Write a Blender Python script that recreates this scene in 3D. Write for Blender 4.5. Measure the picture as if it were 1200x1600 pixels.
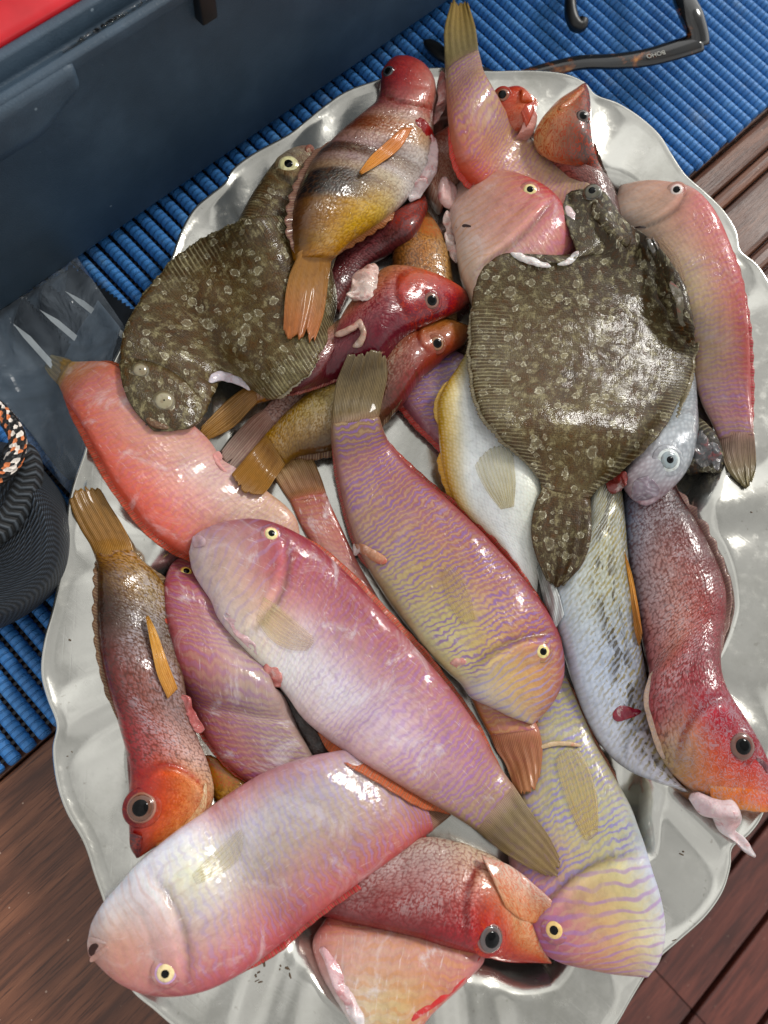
import bpy, bmesh, math, random
import numpy as np
from mathutils import Vector, Matrix, noise
from mathutils.bvhtree import BVHTree

random.seed(4)
RNG = np.random.default_rng(4)
for o in list(bpy.data.objects):
    bpy.data.objects.remove(o)
scene = bpy.context.scene
COL = scene.collection

# ------------------------------------------------------------------ camera
FPX = 1217.0                                  # focal length in photo pixels (1200 x 1600)
nd = np.array([-.106, .264, 1.0]); nd /= np.linalg.norm(nd)     # world down seen from the camera (right, down, forward)
Zc = -nd
Yc = np.array([0, -1.0, 0]); Yc -= Zc*Yc.dot(Zc); Yc /= np.linalg.norm(Yc)
Xc = np.cross(Yc, Zc)
W = np.stack([Xc, Yc, Zc])                    # camera axes -> world
CAM = W @ (np.array([0, 0, -1.0])*0.43)
cd = bpy.data.cameras.new('camera'); cam = bpy.data.objects.new('camera', cd); COL.objects.link(cam)
right, up, back = W @ np.array([1., 0, 0]), W @ np.array([0, -1., 0]), W @ np.array([0, 0, -1.])
M = Matrix([[right[i], up[i], back[i], CAM[i]] for i in range(3)] + [[0, 0, 0, 1]])
cam.matrix_world = M
cd.sensor_fit = 'VERTICAL'; cd.sensor_height = 36; cd.lens = FPX/1600*36
cd.clip_start = .01; cd.clip_end = 60
cd.dof.use_dof = True; cd.dof.focus_distance = .40; cd.dof.aperture_fstop = 9
scene.camera = cam

# ------------------------------------------------------------------ light
SUN_EL, SUN_AZ = 40, 52                       # azimuth clockwise from +Y
world = bpy.data.worlds.new("World"); scene.world = world; world.use_nodes = True
wt = world.node_tree; wt.nodes.clear()
sky = wt.nodes.new('ShaderNodeTexSky'); sky.sky_type = 'NISHITA'; sky.sun_disc = False
sky.sun_elevation = math.radians(SUN_EL); sky.sun_rotation = math.radians(SUN_AZ)
tcw = wt.nodes.new('ShaderNodeTexCoord')
cn = wt.nodes.new('ShaderNodeTexNoise'); cn.inputs['Scale'].default_value = 2.2; cn.inputs['Detail'].default_value = 5; cn.inputs['Roughness'].default_value = .55
wt.links.new(tcw.outputs['Generated'], cn.inputs['Vector'])
cr = wt.nodes.new('ShaderNodeValToRGB')
cr.color_ramp.elements[0].position = .10; cr.color_ramp.elements[0].color = (6.9, 6.8, 6.55, 1)
cr.color_ramp.elements[1].position = .95; cr.color_ramp.elements[1].color = (12.5, 12.4, 12.0, 1)
# overcast: one side of the sky (upper right of the picture) much brighter than overhead
dt = wt.nodes.new('ShaderNodeVectorMath'); dt.operation = 'DOT_PRODUCT'
la, le_ = math.radians(50), math.radians(26); dt.inputs[1].default_value = (math.sin(la)*math.cos(le_), math.cos(la)*math.cos(le_), math.sin(le_))
wt.links.new(tcw.outputs['Generated'], dt.inputs[0])
ms = wt.nodes.new('ShaderNodeMapRange'); ms.interpolation_type = 'SMOOTHSTEP'; ms.inputs[1].default_value = .05; ms.inputs[2].default_value = 1.0
wt.links.new(dt.outputs['Value'], ms.inputs[0])
mc = wt.nodes.new('ShaderNodeMapRange'); mc.inputs[1].default_value = .36; mc.inputs[2].default_value = .66; mc.inputs[3].default_value = -.30; mc.inputs[4].default_value = .46
wt.links.new(cn.outputs['Fac'], mc.inputs[0])
ad = wt.nodes.new('ShaderNodeMath'); ad.operation = 'ADD'; ad.use_clamp = True; wt.links.new(ms.outputs[0], ad.inputs[0]); wt.links.new(mc.outputs[0], ad.inputs[1])
wt.links.new(ad.outputs[0], cr.inputs['Fac'])
# darkened patch of sky, added high on the right to give the tray reflections contrast
dk_ = wt.nodes.new('ShaderNodeVectorMath'); dk_.operation = 'DOT_PRODUCT'; dv = Vector((.50, .05, .86)).normalized(); dk_.inputs[1].default_value = dv
wt.links.new(tcw.outputs['Generated'], dk_.inputs[0])
dm = wt.nodes.new('ShaderNodeMapRange'); dm.interpolation_type = 'SMOOTHSTEP'; dm.inputs[1].default_value = .86; dm.inputs[2].default_value = .90; dm.inputs[3].default_value = 1.0; dm.inputs[4].default_value = .45
wt.links.new(dk_.outputs['Value'], dm.inputs[0])
mxw = wt.nodes.new('ShaderNodeMix'); mxw.data_type = 'RGBA'; mxw.inputs[0].default_value = .90
wt.links.new(sky.outputs['Color'], mxw.inputs[6]); wt.links.new(cr.outputs['Color'], mxw.inputs[7])
bg = wt.nodes.new('ShaderNodeBackground'); bg.inputs['Strength'].default_value = .10
wo = wt.nodes.new('ShaderNodeOutputWorld')
mul = wt.nodes.new('ShaderNodeVectorMath'); mul.operation = 'SCALE'; wt.links.new(mxw.outputs[2], mul.inputs[0]); wt.links.new(dm.outputs[0], mul.inputs['Scale'])
wt.links.new(mul.outputs[0], bg.inputs['Color']); wt.links.new(bg.outputs[0], wo.inputs['Surface'])

sl = bpy.data.lights.new('sun', 'SUN'); sl.energy = 1.7; sl.angle = math.radians(11); sl.color = (1, .97, .92)
sun = bpy.data.objects.new('sun', sl); COL.objects.link(sun)
az, el = math.radians(SUN_AZ), math.radians(SUN_EL)
sdir = Vector((math.sin(az)*math.cos(el), math.cos(az)*math.cos(el), math.sin(el)))
sun.rotation_euler = sdir.to_track_quat('Z', 'Y').to_euler()
sun.location = sdir*3
vs = scene.view_settings
vs.view_transform = 'Standard'; vs.look = 'None'; vs.exposure = 0.16; vs.gamma = 1; vs.use_curve_mapping = False
scene.cycles.use_denoising = True
scene.cycles.max_bounces = 8

# ------------------------------------------------------------------ helpers
def unproj(p, z):
    p = np.asarray(p, float); z = np.asarray(z, float)
    r = np.stack([(p[..., 0]-600)/FPX, (p[..., 1]-800)/FPX, np.ones(p.shape[:-1])], -1) @ W.T
    t = (z-CAM[2])/r[..., 2]
    return CAM + r*t[..., None]

def s2l(c):
    c = np.asarray(c, float)
    return np.where(c <= .04045, c/12.92, ((c+.055)/1.055)**2.4)
def hx(h):
    h = h.lstrip('#'); return np.array([int(h[i:i+2], 16)/255 for i in (0, 2, 4)])
def lin(h, k=1.0):
    c = s2l(hx(h))*k; return (float(c[0]), float(c[1]), float(c[2]), 1.0)

def catmull(P, n=12):
    P = np.asarray(P, float)
    if len(P) < 3:
        t = np.linspace(0, 1, n*(len(P)-1)+1)[:, None]; return P[0]*(1-t)+P[-1]*t
    Q = np.vstack([2*P[0]-P[1], P, 2*P[-1]-P[-2]]); out = []
    for i in range(1, len(Q)-2):
        p0, p1, p2, p3 = Q[i-1], Q[i], Q[i+1], Q[i+2]
        for t in np.arange(n)/n:
            out.append(.5*(2*p1+(p2-p0)*t+(2*p0-5*p1+4*p2-p3)*t*t+(3*p1-p0-3*p2+p3)*t**3))
    out.append(P[-1]); return np.array(out)
def arcs(P):
    return np.concatenate([[0], np.cumsum(np.linalg.norm(np.diff(P, axis=0), axis=1))])
def resample(P, n):
    a = arcs(P); t = np.linspace(0, a[-1], n)
    return np.stack([np.interp(t, a, P[:, k]) for k in range(P.shape[1])], -1)
def pair(A, B, n):
    """two traced edges -> n matching stations"""
    if len(A) == len(B):
        a, b = catmull(A), catmull(B); m = arcs((a+b)/2); m = m+1e-9*np.arange(len(m)); t = np.linspace(0, m[-1], n)
        return (np.stack([np.interp(t, m, a[:, k]) for k in (0, 1)], -1), np.stack([np.interp(t, m, b[:, k]) for k in (0, 1)], -1))
    return resample(catmull(A), n), resample(catmull(B), n)
def gsm(x, s):
    if s <= 0: return x
    r = int(3*s)+1; k = np.exp(-.5*(np.arange(-r, r+1)/s)**2); k /= k.sum()
    return np.convolve(np.pad(x, r, mode='edge'), k, 'valid')
def sstep(a, b, x):
    t = np.clip((x-a)/(b-a), 0, 1); return t*t*(3-2*t)

# ------------------------------------------------------------------ height field of what lies so far (for resting things on it)
HN, HR = 460, .46
HF = np.zeros((HN, HN))
def hidx(x, y):
    i = np.clip(((x+HR)/(2*HR)*HN).astype(int), 0, HN-1); j = np.clip(((y+HR)/(2*HR)*HN).astype(int), 0, HN-1)
    return i, j
def hget(P):
    i, j = hidx(P[..., 0], P[..., 1]); return HF[i, j]
def hput(P):
    P = P.reshape(-1, 3); i, j = hidx(P[:, 0], P[:, 1]); np.maximum.at(HF, (i, j), P[:, 2])

# ------------------------------------------------------------------ objects
def mesh_obj(name, verts, faces, mat, parent=None, loc=None, uvs=None, cols=None, smooth=True, recalc=True):
    me = bpy.data.meshes.new(name)
    v = np.asarray(verts, float)
    if loc is not None: v = v-np.asarray(loc)
    me.from_pydata(v.tolist(), [], [list(map(int, f)) for f in faces])
    for un, uv in (uvs or {}).items():
        lay = me.uv_layers.new(name=un); li = np.zeros(len(me.loops), int); me.loops.foreach_get('vertex_index', li)
        lay.data.foreach_set('uv', np.asarray(uv, float)[li].ravel())
    if cols is not None:
        at = me.color_attributes.new('Col', 'FLOAT_COLOR', 'POINT')
        at.data.foreach_set('color', np.asarray(cols, float).ravel())
    if recalc:
        bm = bmesh.new(); bm.from_mesh(me); bmesh.ops.recalc_face_normals(bm, faces=bm.faces); bm.to_mesh(me); bm.free()
    if smooth: me.polygons.foreach_set('use_smooth', [True]*len(me.polygons))
    if mat is not None: me.materials.append(mat)
    me.update()
    o = bpy.data.objects.new(name, me); COL.objects.link(o)
    if parent is not None: o.parent = parent
    return o
def thing(name, label, cat, loc, group=None):
    o = bpy.data.objects.new(name, None); o.empty_display_size = .01; COL.objects.link(o)
    o.location = loc; tag(o, label, cat, group); return o
def tag(o, label=None, cat=None, group=None, kind=None):
    if label: o['label'] = label
    if cat: o['category'] = cat
    if group: o['group'] = group
    if kind: o['kind'] = kind
    return o
def grid_faces(n, m, closed=False, off=0):
    F = []
    for i in range(n-1):
        for j in range(m if closed else m-1):
            k = (j+1) % m
            F.append((off+i*m+j, off+i*m+k, off+(i+1)*m+k, off+(i+1)*m+j))
    return F
class MB:
    """collects boxes and tubes for one mesh"""
    def __init__(s): s.v = []; s.f = []
    def add(s, v, f):
        o = len(s.v); s.v += [tuple(map(float, p)) for p in v]; s.f += [tuple(int(i)+o for i in q) for q in f]
    def box(s, c, ax, half):
        c = np.asarray(c, float); ax = np.asarray(ax, float)
        P = [c+ax[0]*half[0]*a+ax[1]*half[1]*b+ax[2]*half[2]*d for a in (-1, 1) for b in (-1, 1) for d in (-1, 1)]
        s.add(P, [(0, 1, 3, 2), (4, 6, 7, 5), (0, 4, 5, 1), (2, 3, 7, 6), (0, 2, 6, 4), (1, 5, 7, 3)])
    def tube(s, path, r, n=12, sq=None, upv=(0, 0, 1)):
        P = np.asarray(path, float); N = len(P); T = np.gradient(P, axis=0); T /= np.linalg.norm(T, axis=1)[:, None]+1e-12
        r = np.broadcast_to(np.asarray(r, float), (N,)); u = np.asarray(upv, float); V = []
        for i in range(N):
            a = np.cross(T[i], u); a /= np.linalg.norm(a)+1e-9; b = np.cross(a, T[i])
            for k in range(n):
                t = 2*math.pi*k/n; sx, sy = (1, 1) if sq is None else sq
                V.append(P[i]+r[i]*(a*math.cos(t)*sx+b*math.sin(t)*sy))
        F = grid_faces(N, n, True)+[tuple(range(n))[::-1], tuple((N-1)*n+k for k in range(n))]
        s.add(V, F)
    def build(s, name, mat, parent=None, loc=None, smooth=False, bevel=0):
        o = mesh_obj(name, s.v, s.f, mat, parent, loc, smooth=smooth)
        if bevel:
            b = o.modifiers.new('bevel', 'BEVEL'); b.width = bevel; b.segments = 3; b.limit_method = 'ANGLE'; b.angle_limit = .6
            o.data.polygons.foreach_set('use_smooth', [True]*len(o.data.polygons))
        return o

# ------------------------------------------------------------------ node material builder
class G:
    def __init__(s, name):
        s.m = bpy.data.materials.new(name); s.m.use_nodes = True; s.t = s.m.node_tree; s.t.nodes.clear()
        s.out = s.t.nodes.new('ShaderNodeOutputMaterial')
    def n(s, typ, **kw):
        nd_ = s.t.nodes.new('ShaderNode'+typ)
        for k, v in kw.items(): setattr(nd_, k, v)
        return nd_
    def put(s, sock, v):
        if v is None: return
        if hasattr(v, 'links') or isinstance(v, bpy.types.NodeSocket): s.t.links.new(v, sock)
        elif isinstance(v, str): sock.default_value = lin(v)
        else: sock.default_value = v
    def mth(s, op, a, b=0.0, c=0.0, clamp=False):
        k = s.n('Math', operation=op); k.use_clamp = clamp
        s.put(k.inputs[0], a); s.put(k.inputs[1], b); s.put(k.inputs[2], c); return k.outputs[0]
    def mix(s, f, a, b, blend='MIX'):
        k = s.n('Mix', data_type='RGBA', blend_type=blend); s.put(k.inputs[0], f); s.put(k.inputs[6], a); s.put(k.inputs[7], b); return k.outputs[2]
    def ss(s, lo, hi, x):
        k = s.n('MapRange', interpolation_type='SMOOTHSTEP'); s.put(k.inputs['Value'], x)
        s.put(k.inputs['From Min'], lo); s.put(k.inputs['From Max'], hi); return k.outputs['Result']
    def uv(s, name): return s.n('UVMap', uv_map=name).outputs[0]
    def obj(s): return s.n('TexCoord').outputs['Object']
    def sep(s, v): k = s.n('SeparateXYZ'); s.put(k.inputs[0], v); return k.outputs
    def comb(s, x=0., y=0., z=0.):
        k = s.n('CombineXYZ'); s.put(k.inputs[0], x); s.put(k.inputs[1], y); s.put(k.inputs[2], z); return k.outputs[0]
    def scl(s, v, x, y, z=1.0):
        k = s.n('VectorMath', operation='MULTIPLY'); s.put(k.inputs[0], v); k.inputs[1].default_value = (x, y, z); return k.outputs[0]
    def noise(s, v, sc, det=3, rough=.5, dist=0., dim='3D', out='Fac'):
        k = s.n('TexNoise', noise_dimensions=dim); s.put(k.inputs['Vector'], v); s.put(k.inputs['Scale'], float(sc)); k.inputs['Detail'].default_value = det
        k.inputs['Roughness'].default_value = rough; k.inputs['Distortion'].default_value = dist; return k.outputs[out]
    def vor(s, v, sc, feat='F1', rand=1.0, dim='2D'):
        k = s.n('TexVoronoi', voronoi_dimensions=dim, feature=feat); s.put(k.inputs['Vector'], v); k.inputs['Scale'].default_value = sc; k.inputs['Randomness'].default_value = rand; return k
    def ramp(s, f, stops):
        k = s.n('ValToRGB'); e = k.color_ramp.elements; s.put(k.inputs[0], f)
        while len(e) < len(stops): e.new(.5)
        for q, (p, c) in zip(e, stops): q.position = p; q.color = lin(c) if isinstance(c, str) else (c, c, c, 1)
        return k.outputs[0]
    def bump(s, h, dist, strength=1.0, nrm=None):
        k = s.n('Bump'); s.put(k.inputs['Height'], h); k.inputs['Distance'].default_value = dist; k.inputs['Strength'].default_value = strength
        if nrm is not None: s.put(k.inputs['Normal'], nrm)
        return k.outputs[0]
    def bsdf(s, **kw):
        b = s.n('BsdfPrincipled')
        for k, v in kw.items(): s.put(b.inputs[k.replace('_', ' ')], v)
        s.t.links.new(b.outputs[0], s.out.inputs[0]); s.b = b; return s.m
# ------------------------------------------------------------------ directions of the table and mat
ZM = .0085                                    # top of the mat rods
pa, pb = unproj([20, 1190], ZM), unproj([1200, 165], ZM)
E = (pb-pa); E[2] = 0; E /= np.linalg.norm(E)         # along the mat's edge (towards upper right)
D = np.array([-E[1], E[0], 0.])                       # across the table (towards the box, upper left)
UP = np.array([0, 0, 1.])
M0 = pa*[1, 1, 0]
def loc(e, d, z=0.): return M0+E*e+D*d+UP*z
def ed(p): q = np.asarray(p)-M0; return q[..., 0]*E[0]+q[..., 1]*E[1], q[..., 0]*D[0]+q[..., 1]*D[1]

def wood_mat(name, c0, c1, c2, rough, coat, gs=1.0):
    g = G(name); u = g.uv('m'); a = g.scl(u, 9*gs, 130*gs)
    n1 = g.noise(a, 1.0, 5, .6, .4, '2D'); n2 = g.noise(g.scl(u, 40*gs, 900*gs), 1.0, 3, .6, 0, '2D')
    n3 = g.noise(u, 14, 3, .5, 0, '2D')
    c = g.ramp(n1, [(.30, c0), (.52, c1), (.72, c2)])
    c = g.mix(g.ss(.50, .72, n2), c, c0); c = g.mix(.5, c, g.ramp(n3, [(.3, .62), (.7, 1.0)]), 'MULTIPLY')
    at = g.n('Attribute', attribute_name='Col').outputs['Color']
    c = g.mix(1.0, c, at, 'MULTIPLY')
    # dust and salt specks
    sp = g.vor(u, 95); rs = g.sep(sp.outputs['Color'])
    fleck = g.mth('MULTIPLY', g.mth('LESS_THAN', sp.outputs['Distance'], g.mth('MULTIPLY', rs[1], .05)), g.mth('GREATER_THAN', rs[0], .78))
    c = g.mix(g.mth('MULTIPLY', fleck, .6), c, '#b9a08e')
    ro = g.mth('ADD', g.mth('MULTIPLY', n3, .25), rough-.12)
    return g.bsdf(Base_Color=c, Roughness=ro, Coat_Weight=coat, Coat_Roughness=.16, Normal=g.bump(g.mth('ADD', n1, g.mth('MULTIPLY', n2, .6)), .0006))

def boards(name, mat, parent, e0, e1, rows, z0, z1, r=.002, joints=None, seedv=1):
    """boards running along E; rows = list of (d0, d1)"""
    rr = random.Random(seedv); V, F, UV, CC = [], [], [], []
    for d0, d1 in rows:
        cuts = [e0]+(joints or [])+[e1]
        for a, b in zip(cuts[:-1], cuts[1:]):
            k = rr.uniform(.78, 1.12); ou, ov = rr.uniform(0, 5), rr.uniform(0, 5); g = .0006
            prof = [(d0, z0), (d0, z1-r), (d0+r*.3, z1-r*.3), (d0+r, z1), (d1-r, z1), (d1-r*.3, z1-r*.3), (d1, z1-r), (d1, z0)]
            o = len(V)
            for e in (a+g, b-g):
                for d, z in prof:
                    V.append(loc(e, d, z)); UV.append((e+ou, d+z+ov)); CC.append((k, k*rr.uniform(.97, 1.03), k, 1))
            n = len(prof)
            for j in range(n-1): F.append((o+j, o+j+1, o+n+j+1, o+n+j))
            F.append((o+n-1, o, o+n, o+2*n-1)); F.append(tuple(range(o, o+n))); F.append(tuple(range(o+2*n-1, o+n-1, -1)))
    return mesh_obj(name, V, F, mat, parent, uvs={'m': UV}, cols=CC, smooth=False)

# --- deck floor
deck_m = wood_mat('deck_wood', '#45201a', '#643026', '#733b2f', .45, .3)
tk = G('deck_caulk'); caulk_m = tk.bsdf(Base_Color='#14100e', Roughness=.6)
ZD = -.42
dA = ed(unproj([1135, 1515], ZD))[1]; dB = ed(unproj([1170, 1322], ZD))[1]
pw = abs(dB-dA); base_d = dA
rows = [(base_d+pw*k+.0028, base_d+pw*(k+1)-.0028) for k in range(-16, 17)]
je = ed(unproj([1062, 1557], ZD))[0]
V = [loc(e, d, ZD-.02) for e, d in ((-3, -2), (4, -2), (4, 2), (-3, 2))]
fl = mesh_obj('deck_floor', V, [(0, 1, 2, 3)], caulk_m, smooth=False); tag(fl, kind='structure')
pl = boards('deck_planks', deck_m, fl, -2.4, 3.4, rows, ZD-.012, ZD, .002, [je-1.1, je, je+1.1]); tag(pl, kind='structure')

# --- table
tab_m = wood_mat('table_wood', '#48281a', '#6c412c', '#84543a', .50, .15)
t_edge = (ed(unproj([560, 1600], 0))[1]+ed(unproj([1200, 1050], 0))[1])/2
tb = thing('wooden_table', 'brown varnished wooden table under the blue mat and steel tray', 'table', loc(.4, .2, 0))
rL, rR = [(-.0004, .60)], [(-.0004, .60)]
d = -.0016
for w_ in (.0185, .0105, .034, .012, .05, .05, .05):
    if d-w_ < t_edge: break
    rR.append((d-w_+.0006, d-.0006)); d -= w_
if d-.003 > t_edge: rR.append((t_edge, d-.0006))
rL.append((t_edge, -.0016))
tt = boards('tabletop', tab_m, None, -.75, .36, rL, -.028, 0, .0008, None, 3)
t2 = boards('tabletop', tab_m, None, .3605, 1.45, rR[1:], -.028, 0, .0035, None, 3); kid2 = t2
t3 = boards('tabletop', tab_m, None, .3605, 1.45, rR[:1], -.028, 0, .0008, None, 3)
for q in (t2, t3): q.parent = tb; q.matrix_parent_inverse = Matrix.Translation(tb.location).inverted()
tt.parent = tb; tt.matrix_parent_inverse = Matrix.Translation(tb.location).inverted()
lg = []
for e in (-.62, 1.3):
    for dd in (t_edge+.07, .52):
        m_ = MB(); m_.box(loc(e, dd, (ZD-.028)/2), (E, D, UP), (.03, .03, (-.0285-ZD)/2)); o = m_.build('leg', caulk_m if False else tab_m, tb, bevel=.004)
        o.matrix_parent_inverse = Matrix.Translation(tb.location).inverted()
HF[:] = 0
gx = (np.arange(HN)+.5)/HN*2*HR-HR
GX, GY = np.meshgrid(gx, gx, indexing='ij'); GP = np.stack([GX, GY, 0*GX], -1)
ge, gd_ = ed(GP); HF[(gd_ < t_edge)] = -.02

# --- blue mat of linked rods
gm = G('mat_blue'); u = gm.obj()
nz = gm.noise(u, 55, 4, .6); nf = gm.noise(u, 900, 2, .6)
cb = gm.ramp(nz, [(.3, '#2a6eb2'), (.6, '#3c80c4'), (.8, '#68a0d4')])
fl_ = gm.vor(u, 160, dim='3D'); fr = gm.sep(fl_.outputs['Color'])
fk = gm.mth('MULTIPLY', gm.mth('LESS_THAN', fl_.outputs['Distance'], .12), gm.mth('GREATER_THAN', fr[0], .86))
cb = gm.mix(gm.mth('MULTIPLY', fk, .5), cb, '#8fb4dc')
rv = gm.n('VectorRotate', rotation_type='Z_AXIS'); gm.put(rv.inputs['Vector'], u); rv.inputs['Angle'].default_value = -math.atan2(D[1], D[0])
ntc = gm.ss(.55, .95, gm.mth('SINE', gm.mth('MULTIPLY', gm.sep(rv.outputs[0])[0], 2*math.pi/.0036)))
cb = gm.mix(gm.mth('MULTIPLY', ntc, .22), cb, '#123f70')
grm = gm.ss(.56, .72, gm.noise(u, 26, 5, .7)); cb = gm.mix(gm.mth('MULTIPLY', grm, .35), cb, '#8a9aa4')
matb = gm.bsdf(Base_Color=cb, Roughness=.50, Normal=gm.bump(gm.mth('ADD', gm.mth('ADD', nf, gm.mth('MULTIPLY', nz, 2.)), gm.mth('MULTIPLY', ntc, -2.2)), .0004))
gw = G('mat_web'); webm = gw.bsdf(Base_Color=gw.ramp(gw.noise(gw.obj(), 200, 3), [(.4, '#0b0f16'), (.7, '#1a2230')]), Roughness=.55)
mat = thing('roll_up_mat', 'bright blue rubber mat of linked round rods on the wooden table', 'mat', loc(.4, .25, 0))
pitch = .0087; rod = MB(); web = MB(); e = -.20; prng = random.Random(7)
while e < .98:
    d0 = prng.uniform(-.0008, .0008); d1 = .56
    ns = 15; path = [loc(e+.0002*math.sin(7*q), d0+(d1-d0)*q/ns, .0047) for q in range(ns+1)]
    rod.tube([path[0]]+[path[0]+D*.0012]+path[1:], [.0029]+[.00345]*(ns+1), 12, sq=(1.0, 1.08))
    q = .004
    while q < .54:
        web.box(loc(e+pitch/2, q, .0042), (E, D, UP), (.0013, .0008, .0010)); q += .0036
    e += pitch
def kid(o, p):
    o.parent = p; o.matrix_parent_inverse = Matrix.Translation(p.location).inverted(); return o
kid(rod.build('rods', matb, smooth=True), mat); kid(web.build('link_web', webm), mat)
HF[(gd_ > 0) & (gd_ < .56)] = ZM

# --- steel tray
RIM = [(690, 106), (760, 112), (830, 112), (880, 117), (912, 130), (930, 150), (965, 163), (1000, 185), (1030, 213), (1048, 242), (1070, 274), (1100, 300),
       (1130, 330), (1150, 362), (1156, 392), (1185, 418), (1212, 468), (1228, 540), (1240, 610), (1228, 690), (1222, 770), (1236, 850), (1238, 940), (1222, 1030), (1212, 1120), (1212, 1200), (1192, 1268), (1170, 1302), (1143, 1324), (1140, 1352), (1128, 1392),
       (1100, 1432), (1060, 1468), (1030, 1494), (1008, 1522), (985, 1560), (962, 1600), (925, 1648), (860, 1690), (780, 1712), (740, 1706), (690, 1722), (600, 1722), (500, 1708), (430, 1680), (395, 1652), (340, 1640), (280, 1608),
       (240, 1575), (210, 1550), (186, 1515), (176, 1470), (165, 1415), (150, 1370), (132, 1316), (105, 1268), (90, 1222), (84, 1170), (90, 1132), (75, 1090),
       (66, 1050), (71, 1000), (84, 950), (95, 890), (103, 830), (112, 770), (135, 700), (150, 630), (183, 555), (214, 500), (240, 452), (266, 410), (284, 362), (304, 328), (330, 305), (352, 287), (366, 264),
       (400, 239), (450, 212), (478, 190), (508, 166), (543, 143), (590, 126), (640, 110)]
CUSP = [(930, 150), (1156, 392), (1222, 770), (1212, 1160), (1143, 1324), (1008, 1522), (740, 1706), (395, 1652), (186, 1515), (90, 1132), (103, 830), (183, 555), (352, 287), (478, 190)]
ZR = .0355
NT_ = 720
rim = resample(catmull(RIM+[RIM[0]], 8), NT_+1)[:-1]
rimw = unproj(rim, np.full(NT_, ZR))
cen = unproj(np.array([645., 880.]), .006); cen[2] = 0
cuspi = [int(np.argmin(np.linalg.norm(rim-np.array(c), axis=1))) for c in CUSP]
dc = np.min([np.minimum((np.arange(NT_)-c) % NT_, (c-np.arange(NT_)) % NT_) for c in cuspi], axis=0)*1.0
cusp = np.exp(-(dc/9.)**2); lobe = np.exp(-(dc/19.)**2)
rad = np.linalg.norm(rimw[:, :2]-cen[:2], axis=1); dirv = (rimw[:, :2]-cen[:2])/rad[:, None]
def smooth_c(x, s): return gsm(np.concatenate([x]*3), s)[NT_:2*NT_]
# (inset m, height)
PROF = [(-.0004, -.0006), (-.0006, .0003), (.0002, .0009), (.0012, .0009), (.0022, .0001), (.006, -.0006), (.012, -.0015), (.018, -.0024), (.0235, -.0032), (.0248, -.0036), (.0257, -.0046), (.0270, -.0066),
        (.0295, -.0110), (.0322, -.0172), (.0342, -.0203), (.0370, -.0221), (.042, -.0229), (.050, -.0232), (.060, -.0234), (.075, -.0235)]
radS = smooth_c(rad, 14)
rings = []
for ins, dz in PROF:
    w = sstep(.012, .03, ins)
    r = rad*(1-w)+(radS-.002)*w-ins-w*.016*lobe*(1-sstep(.045, .07, ins))-w*.003*cusp
    z = ZR+dz+.0016*np.exp(-(dc/4.5)**2)*sstep(.002, .010, ins)*(1-sstep(.030, .040, ins))-.0012*np.exp(-((dc-9)/4.)**2)*sstep(.002, .010, ins)*(1-sstep(.024, .032, ins))+.0040*lobe*sstep(.020, .032, ins)*(1-sstep(.045, .06, ins))
    rings.append(np.concatenate([cen[:2]+dirv*r[:, None], z[:, None]], 1) if np.ndim(z) else np.concatenate([cen[:2]+dirv*r[:, None], np.full((NT_, 1), z)], 1))
lastr = rings[-1]
for q in (.85, .7, .55, .4, .25, .1):
    rings.append(np.concatenate([cen[:2]+(lastr[:, :2]-cen[:2])*q, np.full((NT_, 1), ZR-.0236-.0003*q)], 1))
rings = np.array(rings)
for i in range(len(rings)):                    # worn metal is never quite flat
    for j in range(0, NT_): rings[i, j, 2] += .0005*noise.noise(Vector((rings[i, j, 0]*14, rings[i, j, 1]*14, 1)))+.00012*noise.noise(Vector((rings[i, j, 0]*70, rings[i, j, 1]*70, 5)))
nr = len(rings); V = rings.reshape(-1, 3).tolist(); F = grid_faces(nr, NT_, True); V.append([cen[0], cen[1], ZR-.0236]); F += [((nr-1)*NT_+j, (nr-1)*NT_+(j+1) % NT_, nr*NT_) for j in range(NT_)]
gt = G('tray_steel'); u = gt.obj()
n1 = gt.noise(u, 24, 5, .6); n2 = gt.noise(u, 160, 4, .65)
sv = gt.n('VectorRotate', rotation_type='Z_AXIS'); gt.put(sv.inputs['Vector'], u); sv.inputs['Angle'].default_value = .7
scr = gt.noise(gt.scl(sv.outputs[0], 25, 1500, 60), 1.0, 2, .5); scr2 = gt.noise(gt.scl(u, 900, 18, 40), 1.0, 2, .5)
ro = gt.mth('ADD', gt.mth('MULTIPLY', n1, .14), gt.mth('ADD', .09, gt.mth('MULTIPLY', gt.ss(.45, .75, n2), .12)))
bc = gt.mix(gt.ss(.45, .75, n1), '#cdccc5', '#b7b6ae'); bc = gt.mix(gt.mth('MULTIPLY', gt.ss(.68, .76, gt.noise(u, 300, 2)), .3), bc, '#8c8679')
vs_ = gt.vor(u, 70, dim='3D'); vc = gt.sep(vs_.outputs['Color'])
spk = gt.mth('MULTIPLY', gt.mth('LESS_THAN', vs_.outputs['Distance'], gt.mth('MULTIPLY', vc[1], .09)), gt.mth('GREATER_THAN', vc[0], .86))
bc = gt.mix(gt.mth('MULTIPLY', spk, .15), bc, '#5b4a38')
bp = gt.bump(gt.mth('ADD', gt.mth('MULTIPLY', gt.ss(.55, .8, scr), .5), gt.mth('MULTIPLY', gt.ss(.6, .8, scr2), .4)), .00005, .5)
bp = gt.bump(gt.mth('ADD', n1, gt.mth('MULTIPLY', n2, .12)), .0006, .3, bp)
steel = gt.bsdf(Base_Color=bc, Metallic=gt.mth('SUBTRACT', .93, gt.mth('MULTIPLY', spk, .8)), Roughness=ro, Normal=bp)
tray = mesh_obj('serving_tray', V, F, steel)
sm = tray.modifiers.new('thick', 'SOLIDIFY'); sm.thickness = .0011; sm.offset = -1
tag(tray, 'large oval stainless steel tray with scalloped rim holding the fish', 'tray')
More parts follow.
